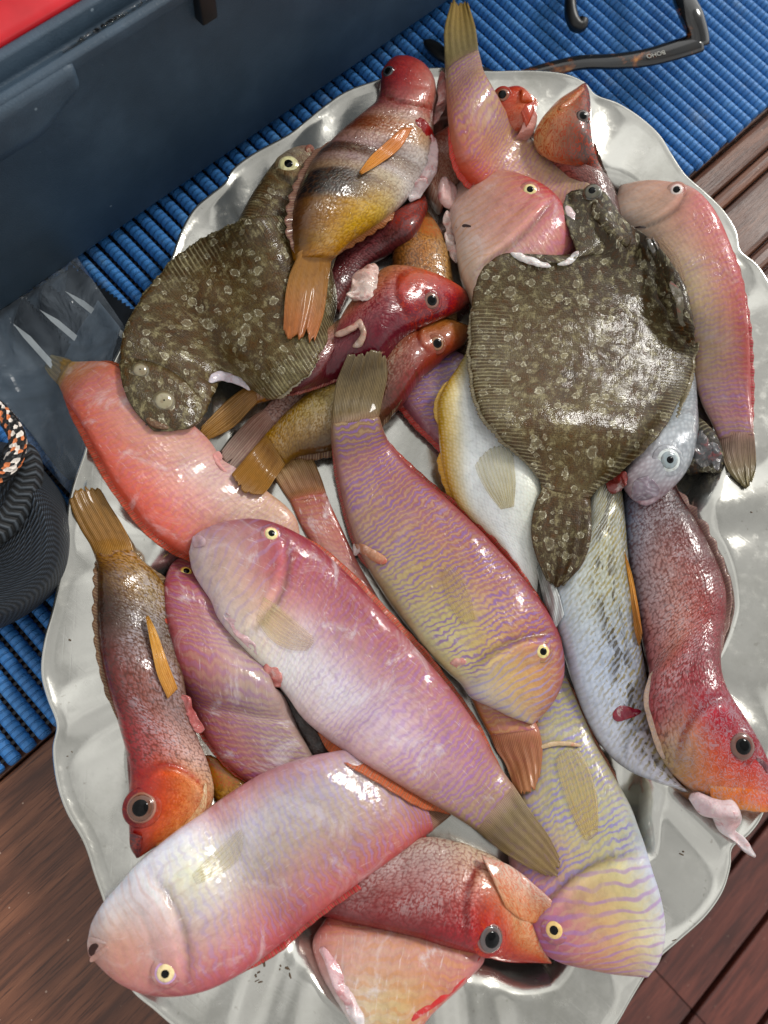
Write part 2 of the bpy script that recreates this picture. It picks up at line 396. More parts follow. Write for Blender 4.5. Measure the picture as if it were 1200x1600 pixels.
dense = np.concatenate([rings[i]*(1-t)+rings[i+1]*t for i in range(nr-1) for t in np.linspace(0, 1, 9)])
tin = np.zeros_like(HF) - 1
ii, jj = hidx(dense[:, 0], dense[:, 1]); np.maximum.at(tin, (ii, jj), dense[:, 2])
HF = np.maximum(HF, np.where(tin > 0, tin, -1))
gr = np.linalg.norm(GP[..., :2]-cen[:2], axis=-1); gth = np.arctan2(GP[..., 1]-cen[1], GP[..., 0]-cen[0])
th = np.arctan2(dirv[:, 1], dirv[:, 0]); o_ = np.argsort(th); rg = np.interp(gth, th[o_], rad[o_], period=2*math.pi)
out = gr > rg
HF = np.where(out, np.maximum(HF, ZR-.002-.55*(gr-rg)), np.maximum(HF, ZR-.0236))   # stiff fish do not sag at once beyond the rim
HF_TABLE = HF.copy()

# scraps of skin and grit stuck to the tray
gsr = G('scrap'); scrap_m = gsr.bsdf(Base_Color='#4a3418', Roughness=.5)
mb = MB(); rr = random.Random(5)
for px, py, n_ in ((410, 1502, 4), (445, 1518, 6), (402, 1528, 4), (1070, 1330, 2), (1048, 1462, 1), (112, 998, 1), (112, 1178, 2), (1165, 800, 1)):
    for q in range(n_):
        p = np.array([px+rr.uniform(-9, 9), py+rr.uniform(-9, 9)]); w0 = unproj(p, ZR-.01)
        for _ in range(4): w0 = unproj(p, float(hget(w0)))
        a_ = rr.uniform(0, 6.28); X = np.array([math.cos(a_), math.sin(a_), 0]); Y = np.array([-X[1], X[0], 0])
        mb.box(w0+UP*.0004, (X, Y, UP), (rr.uniform(.0003, .0011), rr.uniform(.0002, .0004), .0002))
scr_o = mb.build('scraps', scrap_m, bevel=.0002); scr_o.parent = tray; tag(scr_o, kind='stuff')

# --- dark blue crate
gb = G('crate_plastic'); u = gb.obj(); nb = gb.noise(u, 22, 5, .62); nb2 = gb.noise(u, 1300, 2, .6)
cbx = gb.ramp(nb, [(.3, '#2c3b48'), (.55, '#354655'), (.8, '#435667')])
st = gb.noise(gb.scl(u, 60, 60, 18), 1.0, 6, .75); cbx = gb.mix(gb.mth('MULTIPLY', gb.ss(.60, .82, st), .35), cbx, '#5d6f80')
vb = gb.vor(u, 130, dim='3D'); vbc = gb.sep(vb.outputs['Color'])
dsp = gb.mth('MULTIPLY', gb.mth('LESS_THAN', vb.outputs['Distance'], gb.mth('MULTIPLY', vbc[1], .12)), gb.mth('GREATER_THAN', vbc[0], .90))
cbx = gb.mix(gb.mth('MULTIPLY', dsp, .6), cbx, '#93a3b0')
crate_m = gb.bsdf(Base_Color=cbx, Roughness=gb.mth('ADD', .34, gb.mth('MULTIPLY', nb, .2)), Normal=gb.bump(gb.mth('ADD', nb2, gb.mth('MULTIPLY', nb, 3)), .0003, .8))
q0, q1 = unproj([125, 414], .0105), unproj([694, 17], .0105)
be = (q1-q0); be[2] = 0; be /= np.linalg.norm(be); bd = np.array([-be[1], be[0], 0.])
def bl(e, d, z): return q0*[1, 1, 0]+be*e+bd*d+UP*z
crate = thing('storage_crate', 'dark navy plastic crate with a red lid behind the tray', 'crate', bl(.3, .1, .01))
# height of the lip so that it projects on the photo's line
def solve_z(px, off):
    lo, hi = .03, .25
    for _ in range(40):
        z = (lo+hi)/2; w = unproj(np.array(px, float), z); dd = (w-q0)@bd
        if dd > off: lo = z           # the ray still falls behind the wall: raise
        else: hi = z
    return z
HL = solve_z((160, 66), -.010)+.0012
def crate_profile(zl):
    return [(.012, .0105), (.004, .012), (0, .018), (-.0075, zl-.008), (-.0100, zl-.006), (-.0104, zl-.001), (-.0095, zl), (-.0070, zl+.0003), (-.0058, zl-.0004), (-.005, zl-.004),
            (.0000, zl-.0045), (.0008, zl-.0035), (.0012, zl+.0045), (.0018, zl+.0052), (.0056, zl+.0052), (.0062, zl+.0046), (.0064, zl-.02), (.012, .03)]
prof = crate_profile(HL)
L0, L1, RC = -.105, .62, .03
def loop_pts(off, n=8):
    """rounded rectangle ring, front wall at d=off"""
    e0, e1, d0, d1 = L0-(-off if off < 0 else -off)*1.0, L1-off, off, .36-off
    e0 = L0+off; r = max(RC-off, .012); P = []
    for cx, cy, a0 in ((e1-r, d0+r, -90), (e1-r, d1-r, 0), (e0+r, d1-r, 90), (e0+r, d0+r, 180)):
        for k in range(n+1):
            a = math.radians(a0+90*k/n); P.append((cx+r*math.cos(a), cy+r*math.sin(a)))
    return P
V = []; nl = None
for off, z in prof:
    P = loop_pts(off); nl = len(P); V += [bl(e, d, z) for e, d in P]
F = grid_faces(len(prof), nl, True)+[tuple(range(nl)), tuple((len(prof)-1)*nl+k for k in range(nl))]
bo = mesh_obj('body', V, F, crate_m); kid(bo, crate)
bv = bo.modifiers.new('bevel', 'BEVEL'); bv.width = .0007; bv.segments = 2; bv.limit_method = 'ANGLE'; bv.angle_limit = .5
gr_ = G('lid_red'); nr_ = gr_.noise(gr_.obj(), 30, 4, .6)
red_m = gr_.bsdf(Base_Color=gr_.ramp(nr_, [(.3, '#b8131f'), (.7, '#d5202c')]), Roughness=.38, Normal=gr_.bump(nr_, .0006, .6))
V = []; lp = [(.0066, HL-.004), (.0066, HL+.0060), (.0070, HL+.0068), (.010, HL+.0074), (.020, HL+.0080), (.026, HL+.014), (.032, HL+.0155), (.036, HL+.0150), (.040, HL+.010), (.10, HL+.011), (.16, HL+.011)]
for off, z in lp: V += [bl(e, d, z) for e, d in loop_pts(off)]
F = grid_faces(len(lp), nl, True)+[tuple((len(lp)-1)*nl+k for k in range(nl))]
lid = mesh_obj('lid', V, F, red_m); kid(lid, crate)
# latch on the front: a block hanging over the lip
def lat_e(px): w = unproj(np.array(px, float), HL); return (w-q0)@be
le1 = lat_e((112, 95)); le0 = max(le1-.20, L0+.034)
nn = 40; lv = []
lprof = lambda t: [(-.0098, HL-.001), (-.0125, HL-.002), (-.0128, HL-.006), (-.0122, HL-.0115-.008*t), (-.0108, HL-.015-.010*t), (-.006, HL-.0165-.0105*t), (-.002, HL-.0165-.0105*t), (-.004, HL-.003)]
for k in range(nn+1):
    x = k/nn; e = le0+(le1-le0)*x; t = sstep(0, .26, 1-x)*1.0*sstep(0, .2, x)
    for dd, z in lprof(t): lv.append(bl(e, dd+(.0015 if k in (0, nn) else 0), z))
kk = 8; F = grid_faces(nn+1, kk, True)+[tuple(range(kk)), tuple(nn*kk+q for q in range(kk))]
la = mesh_obj('latch', lv, F, crate_m); kid(la, crate)
mb = MB()
top = [(-.0100, HL+.0002), (-.0102, HL+.0022), (-.006, HL+.0055), (-.003, HL+.0066), (.0060, HL+.0080), (.0060, HL-.002), (-.004, HL-.003)]
lv = []
for k, e in enumerate((le0, le0+.002, le1-.012, le1-.0095)):
    for dd, z in top: lv.append(bl(e, dd+(.001 if k in (0, 3) else 0), z-(.0008 if k in (0, 3) else 0)))
F = grid_faces(4, 7, True)+[tuple(range(7)), tuple(3*7+q for q in range(7))]
lt = mesh_obj('latch_cap', lv, F, crate_m, la); lt.matrix_parent_inverse = (Matrix.Translation(crate.location).inverted())
b_ = lt.modifiers.new('bevel', 'BEVEL'); b_.width = .0012; b_.segments = 3; b_.limit_method = 'ANGLE'; b_.angle_limit = .5
lt.parent = crate
# dark catch under the lip further along
w = unproj(np.array([328., 6.]), HL-.01); ce = (w-q0)@be
mb = MB(); mb.box(bl(ce, -.0095, HL-.012), (be, bd, UP), (.0045, .0030, .0085)); dk = G('black_plastic'); blackp = dk.bsdf(Base_Color='#0b0d10', Roughness=.4)
kid(mb.build('catch', blackp, bevel=.001), crate)
# water beads on the ledge
gwtr = G('water'); water_m = gwtr.bsdf(Base_Color='#ffffff', Roughness=.02, Transmission_Weight=1.0, IOR=1.33)
mb = MB(); rr = random.Random(11)
for k in range(260):
    e = le1+.002+abs(rr.gauss(0, .045)); r = rr.choice([.0003, .0004, .0005, .0007, .0010, .0013]) if k > 4 else .0016
    c = bl(e, rr.uniform(-.0045, -.0002), HL-.0044)
    n_, m_ = 5, 8; V = []
    for a in range(n_):
        t = a/(n_-1)*math.pi/2
        for b in range(m_): V.append(c+np.array([math.cos(b*math.tau/m_)*r*math.cos(t), math.sin(b*math.tau/m_)*r*math.cos(t), r*.6*math.sin(t)]))
    mb.add(V, grid_faces(n_, m_, True)+[tuple(range(m_))])
wd = mb.build('water_beads', water_m, smooth=True); kid(wd, crate); tag(wd, kind='stuff')

# --- black mesh pouch
gpch = G('pouch_mesh'); u = gpch.uv('m'); ss_ = gpch.sep(u)
wx = gpch.mth('SINE', gpch.mth('MULTIPLY', ss_[0], 2*math.pi/.0026)); wy = gpch.mth('SINE', gpch.mth('MULTIPLY', ss_[1], 2*math.pi/.0026))
ww = gpch.mth('MULTIPLY', wx, wy)
pouch_m = gpch.bsdf(Base_Color=gpch.mix(gpch.ss(-.2, .5, ww), '#090c11', '#3a4552'), Roughness=.6, Normal=gpch.bump(ww, .0008))
pouch = thing('mesh_pouch', 'black woven mesh pouch lying on the mat beside the tray rim', 'pouch', unproj([20, 880], .01))
OUT = [(150, 700), (130, 735), (105, 800), (100, 850), (88, 905), (60, 940), (20, 965), (-40, 985), (-120, 990), (-200, 960), (-240, 880), (-230, 780), (-180, 710), (-90, 690), (-20, 715)]
OUT = [(-40, 690), (20, 700), (62, 735), (100, 790), (108, 850), (95, 905), (60, 942), (20, 968), (-40, 990), (-120, 990), (-200, 960), (-240, 880), (-230, 780), (-180, 710), (-100, 690)]
po = resample(catmull(OUT+[OUT[0]], 8), 97)[:-1]; pc = np.array([-60., 845.])
V, UV = [], []
lev = [(1.0, .012), (1.02, .018), (1.03, .025), (1.02, .032), (.99, .039), (.95, .045), (.91, .0495), (.86, .0525), (.80, .0535), (.74, .052), (.68, .050), (.6, .048), (.5, .046), (.38, .0455), (.25, .045)]
for q, z in lev:
    P = unproj(pc+(po-pc)*q, np.full(96, z)); V += P.tolist(); a = arcs(np.vstack([P, P[:1]]))[:-1]
    UV += [(a[k]*1.0, z*1.2+(1-q)*.05) for k in range(96)]
V += [unproj(pc, .045).tolist()]; UV += [(0, 0)]
F = grid_faces(len(lev), 96, True)+[((len(lev)-1)*96+j, (len(lev)-1)*96+(j+1) % 96, len(lev)*96) for j in range(96)]+[tuple(range(96))]
kid(mesh_obj('bag', V, F, pouch_m, uvs={'m': UV}), pouch)
# thick piped welt on the pouch
gwl = G('welt'); u = gwl.uv('m'); s_ = gwl.sep(u)
hr = gwl.mth('SINE', gwl.mth('ADD', gwl.mth('MULTIPLY', s_[0], 2*math.pi/.0032), gwl.mth('MULTIPLY', gwl.mth('ABSOLUTE', gwl.mth('SUBTRACT', gwl.mth('FRACT', gwl.mth('MULTIPLY', s_[1], 4.0)), .5)), 7.0)))
welt_m = gwl.bsdf(Base_Color=gwl.mix(gwl.ss(-.4, .6, hr), '#0a0c0e', '#3e454c'), Roughness=.65, Normal=gwl.bump(hr, .0010))
def tube_uv(name, path, r, mat, n=16, parent=None):
    P = resample(catmull(path, 10), 120); T = np.gradient(P, axis=0); T /= np.linalg.norm(T, axis=1)[:, None]; a = arcs(P); V, UV = [], []
    for i in range(len(P)):
        s = np.cross(T[i], UP); s /= np.linalg.norm(s)+1e-9; b = np.cross(s, T[i])
        for k in range(n): t = math.tau*k/n; V.append(P[i]+r*(s*math.cos(t)+b*math.sin(t))); UV.append((a[i], k/n))
    return mesh_obj(name, V, grid_faces(len(P), n, True)+[tuple(range(n)), tuple((len(P)-1)*n+k for k in range(n))], mat, parent, uvs={'m': UV})
wp = [unproj(np.array(p, float), .050) for p in [(-60, 870), (-20, 842), (15, 812), (36, 775), (46, 742), (40, 715), (18, 700)]]
kid(tube_uv('welt', wp, .0062, welt_m), pouch)
# --- rope loop
grp = G('rope_braid'); u = grp.uv('m'); s_ = grp.sep(u)
v_ = grp.vor(grp.comb(grp.mth('ADD', grp.mth('MULTIPLY', s_[0], 520.), grp.mth('MULTIPLY', s_[1], 5.0)), grp.mth('MULTIPLY', s_[1], 14.0), 0.), 1.0, 'F1', .75)
vc = grp.sep(v_.outputs['Color'])
colr = grp.ramp(vc[0], [(.0, '#0d0e11'), (.66, '#0d0e11'), (.67, '#e0804a'), (.84, '#e0804a'), (.85, '#e8ded4'), (1.0, '#e8ded4')]); 
colr.node.color_ramp.interpolation = 'CONSTANT'
rope_m = grp.bsdf(Base_Color=colr, Roughness=.6, Normal=grp.bump(v_.outputs['Distance'], .0012, 1.0))
rp = [unproj(np.array(p, float), z) for p, z in [((-60, 600), .055), ((-25, 622), .057), ((2, 645), .059), ((20, 668), .060), ((28, 692), .060), ((20, 722), .060), ((2, 742), .059), ((-30, 760), .057), ((-70, 775), .055)]]
rope = tube_uv('rope_loop', rp, .0040, rope_m); tag(rope, 'black braided rope loop flecked with orange and white on the mesh pouch', 'rope')

# --- plastic sleeve with saw blades
BL = [((30, 515), (95, 588)), ((72, 492), (170, 575)), ((112, 463), (215, 545))]
gsl = G('blade_steel'); nb_ = gsl.noise(gsl.obj(), 90, 4)
blade_m = gsl.bsdf(Base_Color=gsl.ramp(nb_, [(.3, '#0e1217'), (.7, '#1b2129')]), Roughness=.4, Metallic=.4)
gst = G('white_print'); white_m = gst.bsdf(Base_Color='#cfd0cc', Roughness=.5)
edge_names = ['saw blade with white spine whose tip points at the pouch, leftmost in the clear sleeve', 'middle of the three dark saw blades inside the clear plastic sleeve', 'saw blade in the clear sleeve lying nearest the flatfish head']
for k, (p0, p1) in enumerate(BL):
    zb = .0128
    a, b = unproj(np.array(p0, float), zb), unproj(np.array(p1, float), zb); dr = (b-a)/np.linalg.norm(b-a); nn_ = np.array([-dr[1], dr[0], 0]); 
    a = a-dr*.004
    root = thing('saw_blade', edge_names[k], 'saw blade', a, 'saw blades in the clear sleeve')
    L = .075; nteeth = 26; Vt = []
    top_e = [(0.0, -.0005), (L, -.0005)]; bot = []
    for i in range(nteeth*2+1):
        x = L*i/(nteeth*2); bot.append((x-.010+.0*x, .0125+.0035*(x/L)+(.0016 if i % 2 else 0)))
    poly = top_e+bot[::-1]
    V = [a+dr*x+nn_*y+UP*0 for x, y in poly]+[a+dr*x+nn_*y+UP*.0012 for x, y in poly]; n_ = len(poly)
    F = [tuple(range(n_)), tuple(range(2*n_-1, n_-1, -1))]+[(i, (i+1) % n_, n_+(i+1) % n_, n_+i) for i in range(n_)]
    mesh_obj('blade', V, F, blade_m, root, a, smooth=False)
    pr = [(.0, -.0004), (.010, -.0012), (L*.8, -.0012), (L*.8, .0022), (.012, .0020)]
    V = [a+dr*x+nn_*y+UP*.00135 for x, y in pr]+[a+dr*x+nn_*y+UP*.0017 for x, y in pr]; n_ = 5
    F = [tuple(range(n_)), tuple(range(2*n_-1, n_-1, -1))]+[(i, (i+1) % n_, n_+(i+1) % n_, n_+i) for i in range(n_)]
    mesh_obj('white_spine', V, F, white_m, root, a, smooth=False)
    if k:
        tc = bpy.data.curves.new('print', 'FONT'); tc.body = 'raft'; tc.size = .0062; tc.extrude = .0001; tc.align_x = 'LEFT'
        to = bpy.data.objects.new('printed_word', tc); COL.objects.link(to)
        pos = (b-a)@dr
        c = a+dr*(pos-(.020 if k == 1 else .010))+nn_*.0088+UP*.0015
        x_, y_ = dr, -nn_
        if np.cross(x_, y_)[2] < 0: y_ = nn_
        to.matrix_world = Matrix([[x_[i], y_[i], UP[i], c[i]] for i in range(3)]+[[0, 0, 0, 1]])
        bpy.context.view_layer.update()
        dg = bpy.context.evaluated_depsgraph_get(); me = bpy.data.meshes.new_from_object(to.evaluated_get(dg)); mw = to.matrix_world.copy(); bpy.data.objects.remove(to)
        me.transform(Matrix.Translation(-Vector(a)) @ mw); me.materials.clear(); me.materials.append(white_m)
        o = bpy.data.objects.new('printed_word', me); COL.objects.link(o); o.parent = root
gcd = G('sleeve_card'); nc = gcd.noise(gcd.obj(), 40, 5, .65, .6); card_m = gcd.bsdf(Base_Color=gcd.ramp(nc, [(.3, '#333e48'), (.55, '#505c67'), (.75, '#7d868d')]), Roughness=.5)
ca, cb_ = resample(catmull([(-110, 575), (-50, 520), (15, 475), (75, 440), (112, 418)]), 30), resample(catmull([(-40, 600), (30, 655), (108, 750), (135, 700), (188, 512)]), 30)
Gc = ca[None]*(1-np.linspace(0, 1, 20)[:, None, None])+cb_[None]*np.linspace(0, 1, 20)[:, None, None]
zc_ = np.minimum(np.maximum(HF_TABLE[hidx(*np.moveaxis(unproj(Gc, np.full(Gc.shape[:2], .011))[..., :2], -1, 0))]+.0004, .0105), .0380)
for i in range(20): zc_[i] = gsm(zc_[i], 1.5)
for j in range(30): zc_[:, j] = gsm(zc_[:, j], 1.5)
card = mesh_obj('backing_card', unproj(Gc, zc_).reshape(-1, 3), grid_faces(20, 30), card_m); sc_ = card.modifiers.new('thick', 'SOLIDIFY'); sc_.thickness = .0004; sc_.offset = -1
gpl = G('clear_plastic'); u = gpl.obj(); n_ = gpl.noise(u, 30, 4, .6, .5); n2_ = gpl.noise(u, 120, 3, .6)
tr = gpl.n('BsdfTransparent'); tr.inputs[0].default_value = (.93, .95, .97, 1)
gl = gpl.n('BsdfPrincipled'); gl.inputs['Base Color'].default_value = lin('#8f99a3'); gl.inputs['Roughness'].default_value = .14
gpl.put(gl.inputs['Normal'], gpl.bump(n_, .010, .8))
mx = gpl.n('MixShader'); lw = gpl.n('LayerWeight'); lw.inputs[0].default_value = .25
gpl.put(mx.inputs[0], gpl.mth('ADD', gpl.mth('MULTIPLY', gpl.ss(.45, .75, n_), .16), gpl.mth('ADD', .05, gpl.mth('MULTIPLY', lw.outputs['Facing'], .35)), clamp=True))
gpl.t.links.new(tr.outputs[0], mx.inputs[1]); gpl.t.links.new(gl.outputs[0], mx.inputs[2]); gpl.t.links.new(mx.outputs[0], gpl.out.inputs[0])
plast_m = gpl.m
def sheet_pts(TL, TR, BR, BLp, n, m, zf):
    TL, TR, BR, BLp = map(lambda q: np.array(q, float), (TL, TR, BR, BLp)); G_ = np.zeros((n, m, 2))
    for i in range(n):
        for j in range(m):
            a, b = i/(n-1), j/(m-1); G_[i, j] = (TL*(1-b)+TR*b)*(1-a)+(BLp*(1-b)+BR*b)*a
    P = unproj(G_, np.full((n, m), .013))
    for i in range(n):
        for j in range(m): P[i, j, 2] = zf(i/(n-1), j/(m-1), P[i, j])
    return P
def zf(a, b, p):
    e_, d_ = ed(p); return .0128+.0015*math.cos(b*math.pi*5.2+.5)*.6+.0018*noise.noise(Vector(p)*38)+.0165*sstep(.72, 1.0, a)*sstep(.25, .9, b)
P = sheet_pts((-90, 520), (125, 395), (205, 520), (-90, 700), 30, 60, zf)
P2 = sheet_pts((-90, 520), (135, 425), (205, 520), (118, 775), 60, 60, lambda a, b, p: 0)
# outline follows the photo: upper edge under the crate, right edge down to the tray, lower edge to the pouch
SA = [(-60, 500), (20, 460), (70, 425), (125, 400)]; SB = [(-70, 640), (40, 690), (120, 790), (150, 690), (200, 520)]
SAe = resample(catmull([(-130, 560), (-60, 505), (20, 455), (80, 420), (118, 398)]), 60); SBe = resample(catmull([(-40, 610), (25, 670), (118, 778), (140, 735), (196, 512)]), 60)
Gq = SAe[None]*(1-np.linspace(0, 1, 40)[:, None, None])+SBe[None]*np.linspace(0, 1, 40)[:, None, None]
P = unproj(Gq, np.full(Gq.shape[:2], .0145)); P0 = P.copy()
zz = np.maximum(HF_TABLE[hidx(P[..., 0], P[..., 1])]+.0018, .0155)
zz = np.minimum(zz, .0400)
for i in range(40): zz[i] = gsm(zz[i], 2)
for j in range(60): zz[:, j] = gsm(zz[:, j], 2)
for i in range(40):
    for j in range(60): zz[i, j] += .0012*(1+noise.noise(Vector((P[i, j, 0]*60, P[i, j, 1]*60, 2))))+.0007*math.sin(j*.9)
P = unproj(Gq, zz)
P1 = P.copy(); P1[..., 2] += .0006
V = np.concatenate([P.reshape(-1, 3)]); F = grid_faces(40, 60)
slv = mesh_obj('plastic_sleeve', V, F, plast_m); s_ = slv.modifiers.new('thick', 'SOLIDIFY'); s_.thickness = .0003
tag(slv, 'clear plastic sleeve holding saw blades between the crate and the pouch', 'plastic sleeve')
card.parent = slv
# heat-sealed edge bead of the sleeve
sb = MB(); rim_path = resample(catmull([(25, 670), (118, 778), (126, 770), (140, 735), (150, 700)]), 50)

# --- spectacles
gg = G('tortoiseshell'); n_ = gg.noise(gg.obj(), 75, 4, .55, .4)
tort = gg.bsdf(Base_Color=gg.ramp(n_, [(.46, '#0e0f12'), (.60, '#17120f'), (.66, '#6b3a17'), (.76, '#b97a33')]), Roughness=.18, Coat_Weight=.7, Coat_Roughness=.05)
gl_ = thing('spectacles', 'dark tortoiseshell glasses lying on the mat above the tray', 'glasses', unproj([1000, 90], .012))
def flatbar(name, pts, zs, w, h, mat, up_=(0, 0, 1)):
    P = np.array([unproj(np.array(p, float), z) for p, z in zip(pts, zs)]); P = resample(catmull(P.tolist(), 8), 60) if True else P
    n = len(P); ww = np.interp(np.linspace(0, 1, n), np.linspace(0, 1, len(w)), w); m_ = MB(); m_.tube(P, ww, 14, sq=(1.0, h)); return kid(m_.build(name, mat, smooth=True), gl_)
ta = flatbar('temple', [(790, 128), (835, 114), (880, 103), (915, 97), (960, 96), (1010, 90), (1055, 78), (1092, 66)], [.0155, .016, .018, .021, .025, .029, .032, .034], [.0040, .0048, .0052, .0054, .0058, .0064, .0070, .0072], .5, tort)
flatbar('rim', [(1093, 74), (1090, 52), (1082, 28), (1072, 6), (1062, -20), (1048, -50), (1020, -75), (975, -85), (930, -70), (915, -45)], [.032, .036, .040, .040, .038, .034, .030, .028, .028, .030], [.0070, .0078, .0076, .0066, .006, .0056, .005, .005, .005, .005], .7, tort)
flatbar('nose_arm', [(905, -60), (893, -20), (891, 5), (893, 25), (899, 38), (908, 40), (912, 30)], [.030, .026, .022, .020, .0185, .0185, .020], [.0034, .0034, .0034, .0036, .0042, .0046, .0034], 1.0, blackp)
tc = bpy.data.curves.new('print', 'FONT'); tc.body = 'BOHO'; tc.size = .0042; tc.extrude = .00006; tc.align_x = 'CENTER'
to = bpy.data.objects.new('printed_word', tc); COL.objects.link(to)
c0, c1 = unproj([1042, 82.], .0335), unproj([1006, 91.], .0315); x_ = (c1-c0)/np.linalg.norm(c1-c0); y_ = np.cross(-W[:, 2]*0+UP, x_); y_ /= np.linalg.norm(y_)
nrm = np.cross(x_, y_); cc = (c0+c1)/2+UP*.0008-y_*.0014
to.matrix_world = Matrix([[x_[i], y_[i], nrm[i], cc[i]] for i in range(3)]+[[0, 0, 0, 1]])
bpy.context.view_layer.update()
dg = bpy.context.evaluated_depsgraph_get(); me = bpy.data.meshes.new_from_object(to.evaluated_get(dg)); mw = to.matrix_world.copy(); bpy.data.objects.remove(to)
me.transform(Matrix.Translation(-gl_.location) @ mw); me.materials.clear(); gwt = G('grey_print'); me.materials.append(gwt.bsdf(Base_Color='#a8a8a0', Roughness=.5))
o = bpy.data.objects.new('printed_word', me); COL.objects.link(o); o.parent = ta; o.matrix_parent_inverse = Matrix()
o.parent = gl_
# dark rounded tip by the upright tail
m_ = MB(); pt = [unproj(np.array(p, float), z) for p, z in [((664, 64), .015), ((670, 68), .0155), ((680, 76), .016), ((692, 86), .0165), ((715, 98), .017), ((750, 112), .018), ((780, 124), .019)]]
m_.tube(resample(catmull(pt), 40), np.interp(np.linspace(0, 1, 40), [0, .05, .15, .4, 1], [.0018, .0038, .0052, .0050, .004]), 14, sq=(1, .55))
tip = m_.build('temple_tip', blackp, smooth=True); kid(tip, gl_)
# ------------------------------------------------------------------ fish: skins
def wet(g, base, h_fine, fine_d, rough=.34, sss=.14, coat=1.0, wetn=None, cfine=.3, sat=1.12, val=.96, hue=.5):
    u = g.obj(); m = g.uv('m')
    w1 = g.noise(u, 48, 3, .55, .5); w2 = g.noise(g.scl(m, 170, 520), 1.0, 3, .6, .8, '2D')
    hs_ = g.n('HueSaturation'); hs_.inputs['Saturation'].default_value = sat; hs_.inputs['Value'].default_value = val; hs_.inputs['Hue'].default_value = hue; g.put(hs_.inputs['Color'], base); base = hs_.outputs[0]
    n1 = g.bump(h_fine, fine_d, .8)
    film = g.mth('MULTIPLY', g.ss(.50, .66, w2), g.ss(.42, .60, g.noise(m, 75, 3, .6, 0, '2D')))
    n2 = g.bump(g.mth('ADD', w1, g.mth('MULTIPLY', film, .14)), .0022, .45)
    cr_ = g.mth('ADD', .035, g.mth('MULTIPLY', g.ss(.35, .7, w1), .13))
    b = g.bsdf(Base_Color=base, Roughness=rough, Normal=n1, Coat_Weight=g.mth('MULTIPLY', g.mth('ADD', .35, g.mth('MULTIPLY', g.ss(.3, .62, g.noise(u, 95, 3)), .65)), coat), Coat_Roughness=cr_, Coat_Normal=g.bump(h_fine, fine_d*cfine, .5, n2),
               Subsurface_Weight=sss, Subsurface_Radius=(1.0, .45, .3), Subsurface_Scale=.0028, Specular_IOR_Level=.22)
    return b
def blotch(g, c, u, amt=.35):
    n = g.noise(u, 55, 5, .62, .3, '2D'); n2 = g.noise(u, 240, 4, .65, 0, '2D')
    c = g.mix(amt, c, g.ramp(n, [(.25, .55), (.5, .96), (.75, 1.0)]), 'MULTIPLY')
    return g.mix(amt*.9, c, g.ramp(n2, [(.3, .55), (.55, 1.0)]), 'MULTIPLY')

